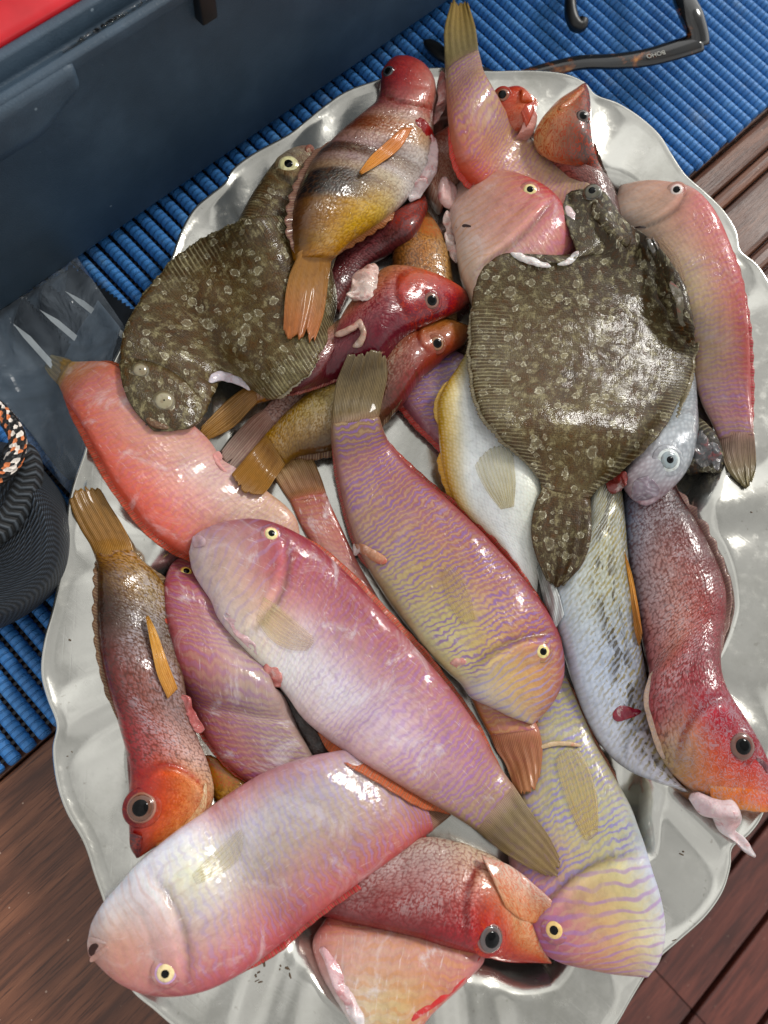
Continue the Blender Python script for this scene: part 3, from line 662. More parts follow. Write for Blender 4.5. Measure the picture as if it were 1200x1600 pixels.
def skin_razor(name, stripe='#8a5f9a', lam=.0031, s0=.25, s1=.7, head=.22, hs=.5, hcol=None, slime=.35, blue=0.):
    g = G(name); m = g.uv('m'); nn = g.uv('n'); s, t = g.sep(m)[0], g.sep(m)[1]; un, vn = g.sep(nn)[0], g.sep(nn)[1]
    base = g.n('Attribute', attribute_name='Col').outputs['Color']
    base = blotch(g, base, m)
    wob = g.noise(m, 95, 3, .6, 0, '2D'); wob2 = g.noise(m, 520, 2, .5, 0, '2D')
    ph = g.mth('ADD', s, g.mth('ADD', g.mth('MULTIPLY', wob, .0065), g.mth('MULTIPLY', wob2, .0004)))
    ph = g.mth('ADD', ph, g.mth('MULTIPLY', g.mth('SINE', g.mth('MULTIPLY', t, 2*math.pi/(lam*1.5))), lam*.08))
    w = g.mth('SINE', g.mth('MULTIPLY', ph, 2*math.pi/lam))
    msk = g.ss(.32, .62, g.noise(m, 70, 3, .6, 0, '2D'))
    bd_ = g.mth('MULTIPLY', g.ss(.02, .16, vn), g.ss(1.0, .90, vn))
    st = g.mth('MULTIPLY', g.ss(.0, .85, w), g.mth('MULTIPLY', bd_, g.mth('ADD', .35, g.mth('MULTIPLY', msk, .65))))
    amt = g.n('MapRange'); g.put(amt.inputs[0], un); amt.inputs[1].default_value = .2; amt.inputs[2].default_value = .9; amt.inputs[3].default_value = s0; amt.inputs[4].default_value = s1
    hm = g.ss(head+.03, head-.03, g.mth('ADD', un, g.mth('MULTIPLY', g.mth('POWER', g.mth('SUBTRACT', vn, .5), 2.), .25)))
    st = g.mth('MULTIPLY', st, g.mth('MULTIPLY', amt.outputs[0], g.mth('SUBTRACT', 1.0, hm)))
    c = g.mix(st, base, stripe)
    # yellow between the stripes
    c = g.mix(g.mth('MULTIPLY', g.mth('MULTIPLY', g.ss(.2, .9, g.mth('MULTIPLY', w, -1.)), bd_), g.mth('MULTIPLY', amt.outputs[0], .28)), c, '#cdb27c')
    hp = g.mth('ADD', g.mth('ADD', s, g.mth('MULTIPLY', t, .35)), g.mth('MULTIPLY', g.noise(m, 42, 2, .5, 0, '2D'), .010))
    hw = g.mth('SINE', g.mth('MULTIPLY', hp, 2*math.pi/(lam*1.25)))
    hst = g.mth('MULTIPLY', g.mth('MULTIPLY', g.ss(.25, .95, hw), hm), g.mth('MULTIPLY', g.mth('ADD', .35, g.mth('MULTIPLY', msk, .65)), hs))
    c = g.mix(hst, c, hcol or stripe)
    # cloudy mucus and pale scuffs
    sl_ = g.mth('MULTIPLY', g.ss(.52, .74, g.noise(m, 48, 6, .68, .6, '2D')), slime)
    c = g.mix(sl_, c, '#d9d2d6')
    sc = g.noise(g.scl(m, 120, 620), 1.0, 4, .6, 0, '2D'); c = g.mix(g.mth('MULTIPLY', g.ss(.62, .78, sc), slime*.6), c, '#e6dde0')
    v = g.vor(g.scl(m, 1/.0032, 1/.0026), 1.0, 'F1', .45)
    c = g.mix(g.mth('MULTIPLY', g.mth('MULTIPLY', g.ss(.38, .7, v.outputs['Distance']), .13), g.mth('SUBTRACT', 1.0, hm)), c, '#9a5a4a')
    h = g.mth('ADD', g.mth('MULTIPLY', v.outputs['Distance'], g.mth('SUBTRACT', 1.0, hm)), g.mth('MULTIPLY', wob2, .8))
    return wet(g, c, h, .00022, .42, .12, .62, None, .3, 1.04, .97, .507)

def skin_comber(name, dark='#4a2a22', pale='#cfc6c4', size=.0019, pm=.65, dk=.6, head=.30, worm='#b23a22', wm=.55, band=0., bandc='#2a1812'):
    g = G(name); m = g.uv('m'); nn = g.uv('n'); s, t = g.sep(m)[0], g.sep(m)[1]; un, vn = g.sep(nn)[0], g.sep(nn)[1]
    base = blotch(g, g.n('Attribute', attribute_name='Col').outputs['Color'], m, .45)
    hm = g.ss(head+.03, head-.03, g.mth('ADD', un, g.mth('MULTIPLY', g.mth('POWER', g.mth('SUBTRACT', vn, .5), 2.), .3)))
    nh = g.mth('SUBTRACT', 1.0, hm)
    mw = g.n('VectorMath', operation='ADD'); g.put(mw.inputs[0], m)
    g.put(mw.inputs[1], g.scl(g.noise(m, 160, 2, .5, 0, '2D', 'Color'), .0030, .0030))
    v = g.vor(g.scl(mw.outputs[0], 1/(size*.95), 1/(size*.8)), 1.0, 'F1', .75); vcol = g.sep(v.outputs['Color'])
    edge = g.ss(.38, .62, v.outputs['Distance'])
    c = g.mix(g.mth('MULTIPLY', g.mth('MULTIPLY', edge, dk), g.mth('SUBTRACT', 1.0, g.mth('MULTIPLY', hm, .75))), base, dark)
    big = g.ss(.36, .66, g.noise(m, 60, 4, .6, 0, '2D'))
    fl1 = g.noise(g.scl(m, 1.25/size, .5/size), 1.0, 1, .5, 1.2, '2D')
    ps = g.mth('MULTIPLY', g.ss(.46, .66, fl1), g.mth('MULTIPLY', g.mth('ADD', .25, g.mth('MULTIPLY', big, .75)), g.mth('MULTIPLY', pm, nh)))
    vm = g.mth('MULTIPLY', g.ss(.04, .3, vn), g.ss(1.02, .8, vn))
    net = g.mth('MULTIPLY', g.mth('MULTIPLY', g.ss(.48, .12, v.outputs['Distance']), g.mth('ADD', .35, g.mth('MULTIPLY', vcol[0], .65))), g.mth('MULTIPLY', g.mth('ADD', .3, g.mth('MULTIPLY', big, .7)), pm))
    net = g.mth('MULTIPLY', net, g.mth('SUBTRACT', 1.0, g.mth('MULTIPLY', hm, .8)))
    c = g.mix(g.mth('MULTIPLY', g.mth('MAXIMUM', g.mth('MULTIPLY', ps, .7), g.mth('MULTIPLY', net, .75)), vm), c, pale)
    if band > 0:
        bw_ = g.mth('SINE', g.mth('ADD', g.mth('MULTIPLY', s, 2*math.pi/.026), g.mth('MULTIPLY', g.noise(m, 50, 2, .5, 0, '2D'), 3.)))
        c = g.mix(g.mth('MULTIPLY', g.mth('MULTIPLY', g.ss(-.1, .7, bw_), band), g.mth('MULTIPLY', g.ss(.75, .1, vn), nh)), c, bandc)
    wn = g.noise(m, 330, 2, .5, 1.6, '2D'); wl = g.ss(.07, .02, g.mth('ABSOLUTE', g.mth('SUBTRACT', wn, .5)))
    c = g.mix(g.mth('MULTIPLY', g.mth('MULTIPLY', wl, wm), hm), c, worm)
    h = g.mth('ADD', g.mth('MULTIPLY', g.mth('SUBTRACT', 1., v.outputs['Distance']), g.mth('ADD', .25, g.mth('MULTIPLY', nh, .75))), g.mth('MULTIPLY', g.noise(m, 700, 2), .3))
    return wet(g, c, h, .00032, .38, .08, .72, None, .45, 1.10, .95)

def skin_flat(name):
    g = G(name); m = g.uv('m'); nn = g.uv('n'); s, t = g.sep(m)[0], g.sep(m)[1]; un, vn = g.sep(nn)[0], g.sep(nn)[1]
    base = g.n('Attribute', attribute_name='Col').outputs['Color']
    n1 = g.noise(m, 38, 6, .66, .5, '2D'); n2 = g.noise(m, 190, 5, .7, .2, '2D'); n3 = g.noise(m, 900, 3, .7, 0, '2D')
    c = g.mix(.85, base, g.ramp(n1, [(.30, '#72502e'), (.45, '#a88a66'), (.58, '#b8a888'), (.75, '#ece4cc')]), 'MULTIPLY')
    c = g.mix(g.mth('MULTIPLY', g.ss(.52, .72, n2), .75), c, '#4a3018')
    c = g.mix(g.mth('MULTIPLY', g.ss(.50, .30, n2), .45), c, '#a09878')
    c = g.mix(.75, c, g.ramp(n3, [(.3, .35), (.52, 1.0), (.7, 1.0)]), 'MULTIPLY')
    mw = g.n('VectorMath', operation='ADD'); g.put(mw.inputs[0], m); g.put(mw.inputs[1], g.scl(g.noise(m, 520, 3, .65, 0, '2D', 'Color'), .0026, .0026))
    for sc, hi, rad_, am in ((115, .66, .25, .8), (200, .70, .26, .7), (65, .88, .20, .5)):
        v = g.vor(mw.outputs[0], sc, 'F1', .95); vc = g.sep(v.outputs['Color'])
        on = g.mth('GREATER_THAN', vc[0], hi); r_ = g.mth('MULTIPLY', rad_, g.mth('ADD', .55, g.mth('MULTIPLY', vc[1], .45)))
        d = g.mth('SUBTRACT', v.outputs['Distance'], r_)
        ring = g.ss(.055, .0, g.mth('ABSOLUTE', d)); inside = g.ss(.02, -.03, d)
        dots = g.ss(.48, .66, g.noise(m, 620, 2, .6, 0, '2D'))
        c = g.mix(g.mth('MULTIPLY', g.mth('MULTIPLY', inside, on), .26*am), c, '#a39c84')
        c = g.mix(g.mth('MULTIPLY', g.mth('MULTIPLY', g.mth('MULTIPLY', ring, on), g.mth('ADD', .30, dots)), am), c, '#c0bca8')
        c = g.mix(g.mth('MULTIPLY', g.mth('MULTIPLY', g.ss(.05, .0, g.mth('ABSOLUTE', g.mth('SUBTRACT', d, .10))), on), .45*am), c, '#33281a')
    # fin rays towards both margins
    ed_ = g.mth('MULTIPLY', g.ss(.38, .55, un), g.ss(.62, .80, g.mth('ABSOLUTE', g.mth('SUBTRACT', g.mth('MULTIPLY', vn, 2.), 1.))))
    ry = g.mth('SINE', g.mth('ADD', g.mth('MULTIPLY', s, 2*math.pi/.0021), g.mth('MULTIPLY', n1, 4.)))
    rays = g.mth('MULTIPLY', g.mth('MULTIPLY', g.ss(.0, .9, ry), ed_), g.ss(.35, .65, g.noise(m, 30, 2)))
    c = g.mix(g.mth('MULTIPLY', rays, .45), c, '#9a937a'); c = g.mix(g.mth('MULTIPLY', g.mth('MULTIPLY', g.ss(0., .9, g.mth('MULTIPLY', ry, -1.)), ed_), .5), c, '#30271a')
    # lateral line
    ll = g.ss(.012, .0, g.mth('ABSOLUTE', g.mth('SUBTRACT', vn, g.mth('ADD', .49, g.mth('MULTIPLY', n1, .03))))); c = g.mix(g.mth('MULTIPLY', ll, .5), c, '#3a2c1c')
    v = g.vor(g.scl(m, 900, 900), 1.0, 'F1', .6)
    h = g.mth('ADD', g.mth('ADD', g.mth('MULTIPLY', g.mth('SUBTRACT', 1., v.outputs['Distance']), .6), g.mth('MULTIPLY', rays, 1.6)), g.mth('MULTIPLY', n2, 1.5))
    return wet(g, c, h, .0004, .50, .03, .34, None, .3, 1.2, 1.16)

def skin_silver(name, mark='#8a7a4a', dash=0., pale='#e8ecee', size=.0026):
    g = G(name); m = g.uv('m'); nn = g.uv('n'); s, t = g.sep(m)[0], g.sep(m)[1]; un, vn = g.sep(nn)[0], g.sep(nn)[1]
    base = blotch(g, g.n('Attribute', attribute_name='Col').outputs['Color'], m, .3)
    v = g.vor(g.scl(m, 1/size, 1/size), 1.0, 'F1', .5)
    c = g.mix(g.mth('MULTIPLY', g.ss(.4, .75, v.outputs['Distance']), .16), base, '#6a6a66')
    c = g.mix(g.mth('MULTIPLY', g.ss(.5, .1, v.outputs['Distance']), .18), c, pale)
    if dash > 0:
        # oblique rows of olive dashes on blue-silver
        ob = g.mth('ADD', s, g.mth('MULTIPLY', t, .55))
        w = g.mth('SINE', g.mth('MULTIPLY', g.mth('ADD', ob, g.mth('MULTIPLY', g.noise(m, 140, 3, .6, 0, '2D'), .0045)), 2*math.pi/.0034))
        w2 = g.mth('SINE', g.mth('MULTIPLY', ob, 2*math.pi/.0034)); qb = g.mth('SUBTRACT', t, g.mth('MULTIPLY', s, .55)); rowm = g.noise(g.comb(g.mth('MULTIPLY', ob, 294.), g.mth('MULTIPLY', qb, 260.), 0.), 1.0, 2, .6, 0, '2D')
        c = g.mix(g.mth('MULTIPLY', g.mth('MULTIPLY', g.ss(-.2, .4, w), g.ss(.42, .56, rowm)), g.mth('MULTIPLY', dash, g.ss(1.15, .45, vn))), c, mark)
        dd = g.noise(g.scl(m, 75, 150), 1.0, 3, .55, .2, '2D'); mid = g.mth('MULTIPLY', g.ss(.20, .36, vn), g.ss(.66, .5, vn))
        c = g.mix(g.mth('MULTIPLY', g.mth('MULTIPLY', g.ss(.50, .56, dd), g.mth('ADD', .55, g.mth('MULTIPLY', g.ss(-.5, .3, w), .45))), g.mth('MULTIPLY', mid, .8)), c, '#33291a')
        c = g.mix(g.mth('MULTIPLY', g.ss(.2, .9, g.mth('MULTIPLY', w, -1.)), .14), c, '#c9d2ea')
    h = g.mth('ADD', g.mth('MULTIPLY', v.outputs['Distance'], -.8), g.mth('MULTIPLY', g.noise(m, 600, 2), .5))
    g_ = wet(g, c, h, .00014, .32, .08, 1.0, None, .3, 1.1, 1.0); g.b.inputs['Metallic'].default_value = .12
    return g_

_fin = {}
def fin_mat(hue_rays='#6a4a2a', lam=.0014, alpha=1.0, trans=.35):
    key = (hue_rays, lam, alpha)
    if key in _fin: return _fin[key]
    g = G('fin_membrane'); m = g.uv('m'); nn = g.uv('n'); vn = g.sep(nn)[1]; t = g.sep(m)[1]; un = g.sep(nn)[0]
    base = blotch(g, g.n('Attribute', attribute_name='Col').outputs['Color'], m, .35)
    wob = g.noise(g.scl(m, 60, 300), 1., 3, .6, 0, '2D')
    w = g.mth('SINE', g.mth('ADD', g.mth('MULTIPLY', t, 2*math.pi/lam), g.mth('MULTIPLY', wob, 5.5)))
    c = g.mix(g.mth('MULTIPLY', g.mth('MULTIPLY', g.ss(.1, .95, w), .34), g.ss(.25, .6, g.noise(m, 130, 3))), base, hue_rays)
    c = g.mix(g.mth('MULTIPLY', g.ss(.3, .95, g.mth('MULTIPLY', w, -1.)), .16), c, '#e6cf9a')
    c = g.mix(g.mth('MULTIPLY', g.ss(.55, .70, g.noise(m, 260, 3)), .35 if alpha > .99 else .06), c, hue_rays)
    bp = g.bump(g.mth('ADD', w, g.noise(m, 800, 2)), .00012, .6)
    b = g.n('BsdfPrincipled'); g.put(b.inputs['Base Color'], c); b.inputs['Roughness'].default_value = .4; b.inputs['Specular IOR Level'].default_value = .2; b.inputs['Coat Weight'].default_value = .28; b.inputs['Coat Roughness'].default_value = .10
    g.put(b.inputs['Normal'], bp); b.inputs['Subsurface Weight'].default_value = .0
    if alpha < 1:
        tr = g.n('BsdfTransparent'); mx = g.n('MixShader')
        g.put(mx.inputs[0], g.mth('ADD', alpha*.8, g.mth('MULTIPLY', g.ss(.2, .95, w), alpha*.9), clamp=True)); g.t.links.new(tr.outputs[0], mx.inputs[1]); g.t.links.new(b.outputs[0], mx.inputs[2]); g.t.links.new(mx.outputs[0], g.out.inputs[0])
    else: g.t.links.new(b.outputs[0], g.out.inputs[0])
    _fin[key] = g.m; return g.m
def flesh_mat():
    g = G('wet_flesh'); u = g.obj(); base = g.n('Attribute', attribute_name='Col').outputs['Color']
    n = g.noise(u, 130, 5, .65, .6); n2 = g.noise(u, 420, 3, .6)
    c = g.mix(g.mth('MULTIPLY', g.ss(.52, .68, n), .55), base, '#b04a4a'); c = g.mix(g.mth('MULTIPLY', g.ss(.46, .3, n), .5), c, '#efe6e2')
    return wet(g, c, g.mth('ADD', n, g.mth('MULTIPLY', n2, .4)), .0016, .3, .25)
FLESH = flesh_mat()
ge_ = G('eye_black'); PUPIL = ge_.bsdf(Base_Color='#030405', Roughness=.06, Specular_IOR_Level=.22)
_eyem = {}
def eye_mat(h):
    if h not in _eyem:
        g = G('eye_ring'); n = g.noise(g.obj(), 500, 3); _eyem[h] = g.bsdf(Base_Color=g.mix(g.mth('MULTIPLY', g.ss(.45, .7, n), .35), lin(h), lin('#6a4a30')), Roughness=.2, Coat_Weight=1.0, Coat_Roughness=.03)
    return _eyem[h]
gm_ = G('mouth_dark'); MOUTH = gm_.bsdf(Base_Color='#2a0f10', Roughness=.3, Coat_Weight=.6)

# ------------------------------------------------------------------ fish: shape
def colgrid(cols, U, V):
    us = np.array([c[0] for c in cols]); rows = [np.array([hx(h) for h in c[1]]) for c in cols]; mxc = 9
    rows = np.array([[[np.interp(q, np.linspace(0, 1, len(r)), r[:, k]) for k in range(3)] for q in np.linspace(0, 1, mxc)] for r in rows])
    out = np.zeros(U.shape+(3,)); pu = np.interp(U, us, np.arange(len(us))); i0 = np.clip(pu.astype(int), 0, max(len(us)-2, 0)); fu = sstep(0, 1, pu-i0) if len(us) > 1 else pu*0
    pv = np.clip(V, 0, 1)*(mxc-1); j0 = np.clip(pv.astype(int), 0, mxc-2); fv = pv-j0; i1 = np.minimum(i0+1, len(us)-1)
    for k in range(3):
        R = rows[..., k]
        out[..., k] = (R[i0, j0]*(1-fv)+R[i0, j0+1]*fv)*(1-fu)+(R[i1, j0]*(1-fv)+R[i1, j0+1]*fv)*fu
    return s2l(out)

MM = 44
def section(n=MM):
    ph = np.arange(n)/n*2*math.pi
    return np.cos(ph), np.sin(ph)

class Fish: pass
def raise_(P, l):
    """raise points by l, sliding them along the line they were traced on"""
    l = np.asarray(l)[..., None]; return P+(CAM-P)*l/(CAM[2]-P[..., 2:3])
def solve_rest(A, B, hw_ratio, hmax, hmin, squash, stiff, zadd=0., thin_from=None, tilt_k=.7):
    """heights at which a body with edges A, B (photo points) comes to rest on what lies below"""
    N = len(A); zl = np.full(N, .03); zr = np.full(N, .03); vsmp = np.linspace(.08, .92, 9)
    for it in range(4):
        PA, PB = unproj(A, zl), unproj(B, zr); wd = np.linalg.norm(PB-PA, axis=1)
        ht = np.clip(hw_ratio*wd*.5, hmin, hmax)
        if thin_from is not None: ht[thin_from:] = np.minimum(ht[thin_from:], np.maximum(.0006, ht[thin_from]*np.exp(-np.arange(N-thin_from)/4.)))
        ht = gsm(ht, 2); ht = np.minimum(ht, np.maximum(wd*.5, .0004))
        req = np.zeros((N, 9))
        for j, v in enumerate(vsmp):
            P = PA*(1-v)+PB*v; req[:, j] = hget(P)+ht*math.sqrt(max(1-(2*v-1)**2, 0))**.9*(1-squash)
        x = vsmp-.5; bs = (req*x).sum(1)/(x*x).sum()*tilt_k
        lim = .55*wd; bs = gsm(np.clip(bs, -lim, lim), stiff*.7)
        a = (req-bs[:, None]*x).max(1)*.7+(req-bs[:, None]*x).mean(1)*.3
        s = gsm(a, stiff)
        for _ in range(3): s = s+gsm(np.maximum(a-s-.0015, 0), stiff*.5)
        zc = s+zadd; zl, zr = zc-bs*.5, zc+bs*.5
    return zl, zr, ht

def fish(kind, label, A, B, cols, skin, TA=None, TB=None, tcol=None, ratio=.5, hmax=.017, squash=.35, stiff=9, zadd=0., group=None, cat='fish',
         gill=None, fins=(), pect=(), eyes=(), flaps=(), mouth=(), Nb=150, Nt=26, tail_rays='#6a4a2a', bulge=.004, tailalpha=1.0, lumps=.0007, tilt_k=.7, raster=True, ragged=.0007, sq=None, nose=1.0):
    sq = sq or (.56 if kind == RZ else .74)
    if kind == RZ: ratio *= .72
    HF0 = HF.copy(); a, b = pair(A, B, Nb)
    if kind == FL:
        rj = np.random.default_rng(len(label)); cdir = (b-a)/np.linalg.norm(b-a, axis=1)[:, None]
        for e_, sg in ((a, -1), (b, 1)): e_ += cdir*(sg*(gsm(rj.normal(0, 1, Nb), 1.2)*2.0+gsm(rj.normal(0, 1, Nb), 5)*4.5)*np.minimum(1, np.arange(Nb)[::-1]/12.))[:, None]
    if TA is not None:
        ta, tb = pair([A[-1]]+TA, [B[-1]]+TB, Nt); fa, fb = np.vstack([a, ta[1:]]), np.vstack([b, tb[1:]])
    else: fa, fb = a, b
    zl, zr, ht = solve_rest(fa, fb, ratio, hmax, .0006, squash, stiff, zadd, Nb if TA is not None else None, tilt_k)
    ht[:Nb] *= nose+(1-nose)*sstep(0, .16, np.linspace(0, 1, Nb))
    PA, PB = unproj(fa, zl), unproj(fb, zr); N = len(PA)
    c0 = (PA[:Nb].mean(0)+PB[:Nb].mean(0))/2; base = np.array([c0[0], c0[1], max((np.minimum(zl, zr)-ht)[:Nb].min(), .001)])
    root = thing(kind, label, cat, base, group); F_ = Fish(); F_.root = root; F_.base = base
    # ---- body
    cx, cz = section(); n = MM; nb = Nb; cen_ = (PA+PB)/2; ax = (PB-PA)/2; wd = np.linalg.norm(ax, axis=1)
    T = np.gradient(cen_, axis=0); T /= np.linalg.norm(T, axis=1)[:, None]+1e-12
    upn = np.cross(ax/(wd[:, None]+1e-9), T); upn *= np.where(upn[:, 2:3] < 0, -1, 1); upn /= np.linalg.norm(upn, axis=1)[:, None]+1e-9
    upn[~np.isfinite(upn).all(1)] = UP
    for k in range(3): upn[:, k] = gsm(upn[:, k], 4)
    uu = np.linspace(0, 1, nb); V = np.zeros((nb, n, 3)); UVn = np.zeros((nb, n, 2)); UVm = np.zeros((nb, n, 2)); sarc = arcs(cen_)
    seed = abs(hash(label)) % 997 if False else sum(map(ord, label)) % 997
    for j in range(n):
        xx = -cx[j]; v = (xx+1)/2                        # v=0 at edge A, 1 at edge B
        zz = np.sign(cz[j])*abs(cz[j])**sq
        off = ht[:nb]*zz*(1-.0*xx)
        if gill and cz[j] > -.2:
            du = (uu-(gill[0]-gill[2]*xx*xx))*sarc[nb-1]; k_ = sstep(0, .55, 1-abs(xx))
            off = off+k_*gill[1]*(1.15*sstep(-.022, -.0015, du)*(1-sstep(-.0008, .0012, du))-.75*np.exp(-((du-.0016)/.0016)**2)-.35*np.exp(-((du+.013)/.0016)**2))
        mp_ = cen_[:nb]+ax[:nb]*xx
        if kind == FL:                                   # a flatfish drapes over what is under it
            ii_, jj_ = hidx(mp_[:, 0], mp_[:, 1]); lf_ = np.clip(HF0[ii_, jj_]+.0005-mp_[:, 2], 0, .022); lp_ = np.pad(lf_, 3, mode='edge'); lf_ = np.max([lp_[q_:q_+nb] for q_ in range(7)], axis=0); mp_ = raise_(mp_, gsm(lf_, 4))
        V[:, j] = mp_+upn[:nb]*off[:, None]
        UVn[:, j, 0] = uu; UVn[:, j, 1] = v; UVm[:, j, 0] = sarc[:nb]; UVm[:, j, 1] = (xx*wd[:nb])
    wmed = np.median(wd[:nb])
    for i in range(nb):
        e_ = min(1.0, wd[i]/(wmed*.5+1e-9))
        for j in range(n):
            q = Vector(V[i, j]*55)+Vector((seed, 0, 0)); V[i, j] += upn[i]*lumps*e_*(noise.noise(q)+.4*noise.noise(q*2.6)+(1.5*noise.noise(q*.42+Vector((7, 3, 1))) if kind != FL else 0))*abs(cz[j])
    if nb >= 2:                                          # round the nose and the stump
        pass
    verts = V.reshape(-1, 3).tolist(); faces = grid_faces(nb, n, True)
    pn = V[0].mean(0)-T[0]*min(wd[0]*.6, .004)*.6; pt = V[-1].mean(0)+T[nb-1]*.0006
    verts += [pn, pt]; k0 = nb*n
    faces += [(k0, (j+1) % n, j) for j in range(n)]+[(k0+1, (nb-1)*n+j, (nb-1)*n+(j+1) % n) for j in range(n)]
    uvn = np.vstack([UVn.reshape(-1, 2), [[0, .5], [1, .5]]]); uvm = np.vstack([UVm.reshape(-1, 2), [[0, 0], [sarc[nb-1], 0]]])
    cl = colgrid(cols, uvn[:, 0], uvn[:, 1])
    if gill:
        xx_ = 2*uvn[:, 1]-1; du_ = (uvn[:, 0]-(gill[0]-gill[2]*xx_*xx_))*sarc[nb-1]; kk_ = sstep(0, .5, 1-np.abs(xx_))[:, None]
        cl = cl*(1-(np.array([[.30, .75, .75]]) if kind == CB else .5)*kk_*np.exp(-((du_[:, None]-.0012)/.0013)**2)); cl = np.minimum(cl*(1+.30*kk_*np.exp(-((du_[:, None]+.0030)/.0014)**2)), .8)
    cl = np.hstack([cl, np.ones((len(cl), 1))])
    body = mesh_obj('body', verts, faces, skin, root, base, uvs={'n': uvn, 'm': uvm}, cols=cl)
    F_.body = body; F_.skin = skin; F_.kind = kind; F_.cols = cols
    bvh = BVHTree.FromPolygons([Vector(p) for p in verts], faces); F_.bvh = bvh
    F_.PA, F_.PB, F_.T, F_.uu, F_.wd, F_.nb, F_.ht, F_.cen, F_.up, F_.sarc = PA, PB, T, uu, wd, nb, ht, cen_, upn, sarc
    if raster:
        top = V[:, :n//2+1]; fine = np.concatenate([top, (top+np.roll(top, -1, 1))/2], 1)[:, :-1]; fine = np.concatenate([fine, (fine[:-1]+fine[1:])/2]); hput(fine)
    # ---- tail fin
    if TA is not None:
        i0 = nb-3; tn = N-i0; mt = 40; V = np.zeros((tn, mt, 3)); tc = tcol or ['#9d8560', '#8a6a3a']
        vv = np.linspace(0, 1, mt); s_ = np.linspace(0, 1, tn)
        rg = np.random.default_rng(seed); rag = (gsm(rg.normal(0, 1, mt), .8)*1.4-3.2*np.exp(-((np.arange(mt)-rg.uniform(.25, .75)*mt)/1.1)**2)-2.2*np.exp(-((np.arange(mt)-rg.uniform(.1, .9)*mt)/.9)**2))*ragged
        for i in range(tn):
            P = PA[i0+i][None]*(1-vv[:, None])+PB[i0+i][None]*vv[:, None]
            k = sstep(.2, 1, s_[i]); P = P+T[min(i0+i, N-1)][None]*(k*(bulge*(1-(2*vv-1)**2)+rag))[:, None]
            thick = .0007+max(ht[i0+i]-.0007, 0)*(1-s_[i])**2; P = P+UP*(.00022*np.sin(vv*math.pi*11+seed)*sstep(0, .5, s_[i])+.0012*s_[i]*np.sin(vv*math.pi*2.3+seed))[:, None]; V[i] = P
        ii_, jj_ = hidx(V[..., 0], V[..., 1]); lf = np.clip(HF0[ii_, jj_]+.0010-V[..., 2], 0, .014)*sstep(0, .18, s_)[:, None]
        for q in range(3):
            lm = np.pad(lf, 2, mode='edge'); lf = np.max([lm[x_:x_+tn, y_:y_+mt] for x_ in range(5) for y_ in range(5)], axis=0) if q == 0 else lf
            for i in range(tn): lf[i] = gsm(lf[i], 2.)
            for j in range(mt): lf[:, j] = gsm(lf[:, j], 1.5)
        V = raise_(V, lf)
        taper = (np.maximum(ht[i0:], .0006)[:, None]*np.sqrt(np.maximum(1-(2*vv-1)**2, .02))[None]*.96)
        top = V+UP*taper[..., None]; bot = V-UP*taper[..., None]
        vs_ = np.concatenate([top.reshape(-1, 3), bot.reshape(-1, 3)]); o = tn*mt
        fs = grid_faces(tn, mt)+[f[::-1] for f in grid_faces(tn, mt, off=o)]
        for i in range(tn-1): fs += [(i*mt, (i+1)*mt, o+(i+1)*mt, o+i*mt), (i*mt+mt-1, o+i*mt+mt-1, o+(i+1)*mt+mt-1, (i+1)*mt+mt-1)]
        for j in range(mt-1): fs += [((tn-1)*mt+j, (tn-1)*mt+j+1, o+(tn-1)*mt+j+1, o+(tn-1)*mt+j), (j, o+j, o+j+1, j+1)]
        un = np.tile(np.stack(np.meshgrid(s_, vv, indexing='ij'), -1).reshape(-1, 2), (2, 1)); sl_ = sarc[i0:]-sarc[i0]; wmean = np.linalg.norm(PB[i0]-PA[i0])
        um = np.stack([np.tile(np.repeat(sl_, mt), 2), un[:, 1]*max(wmean, .012)], -1)
        last = cols[-1][1]
        cc = colgrid([(0, last), (.25, [tc[0]]), (1, [tc[1]])], un[:, 0], un[:, 1])*(1-.30*sstep(0, .3, un[:, 0]))[:, None]; cc = np.hstack([cc, np.ones((len(cc), 1))])
        un2 = np.stack([.95+0*un[:, 0], .22+.56*un[:, 1]], -1) if kind == FL else un
        mesh_obj('tail_fin', vs_, fs, skin if kind == FL else fin_mat(tail_rays, .00085, tailalpha), root, base, uvs={'n': un2, 'm': um}, cols=cc)
        if raster: hput(top)
    # ---- long fins on the edges: (name, side, u0, u1, height, colour base, colour edge[, teeth])
    for fd in fins:
        name, side, u0, u1, hgt, ca, cb2 = fd[:7]; teeth = fd[7] if len(fd) > 7 else .3
        if kind == RZ: teeth *= .35
        i = np.arange(int(u0*(nb-1)), int(u1*(nb-1))+1); ed_p = (PA if side == 'A' else PB)[i]; outw = ed_p-cen_[i]; outw /= np.linalg.norm(outw, axis=1)[:, None]+1e-9
        f = np.linspace(0, 1, len(i)); hh = hgt*np.minimum(1, np.minimum(f*7, (1-f)*5)+.12)*(1-teeth*.5*(1-np.abs(np.sin(f*math.pi*len(i)*(.13 if kind != FL else .45)))))
        rows = []; mm_ = 7; leanT = T[i]*.35
        for q in np.linspace(0, 1, mm_):
            d_ = -.0035*(1-q)+hh*q
            P = ed_p+outw*d_[:, None]+leanT*(hh*q)[:, None]; P[:, 2] += .0005*np.sin(f*len(i)*.9)*q-.0010*q
            ii_, jj_ = hidx(P[:, 0], P[:, 1]); P[:, 2] += q*gsm(np.clip(HF0[ii_, jj_]+.0008-P[:, 2], 0, .0085 if name == 'anal_fin' else .0045), 3)
            rows.append(P)
        Vt = np.array(rows).transpose(1, 0, 2); tk_ = (.0010*(1-np.linspace(0, 1, mm_))+.0004)[None, :, None]
        vs_ = np.concatenate([(Vt+UP*tk_).reshape(-1, 3), (Vt-UP*tk_).reshape(-1, 3)]); tn, mt = len(i), mm_; o = tn*mt
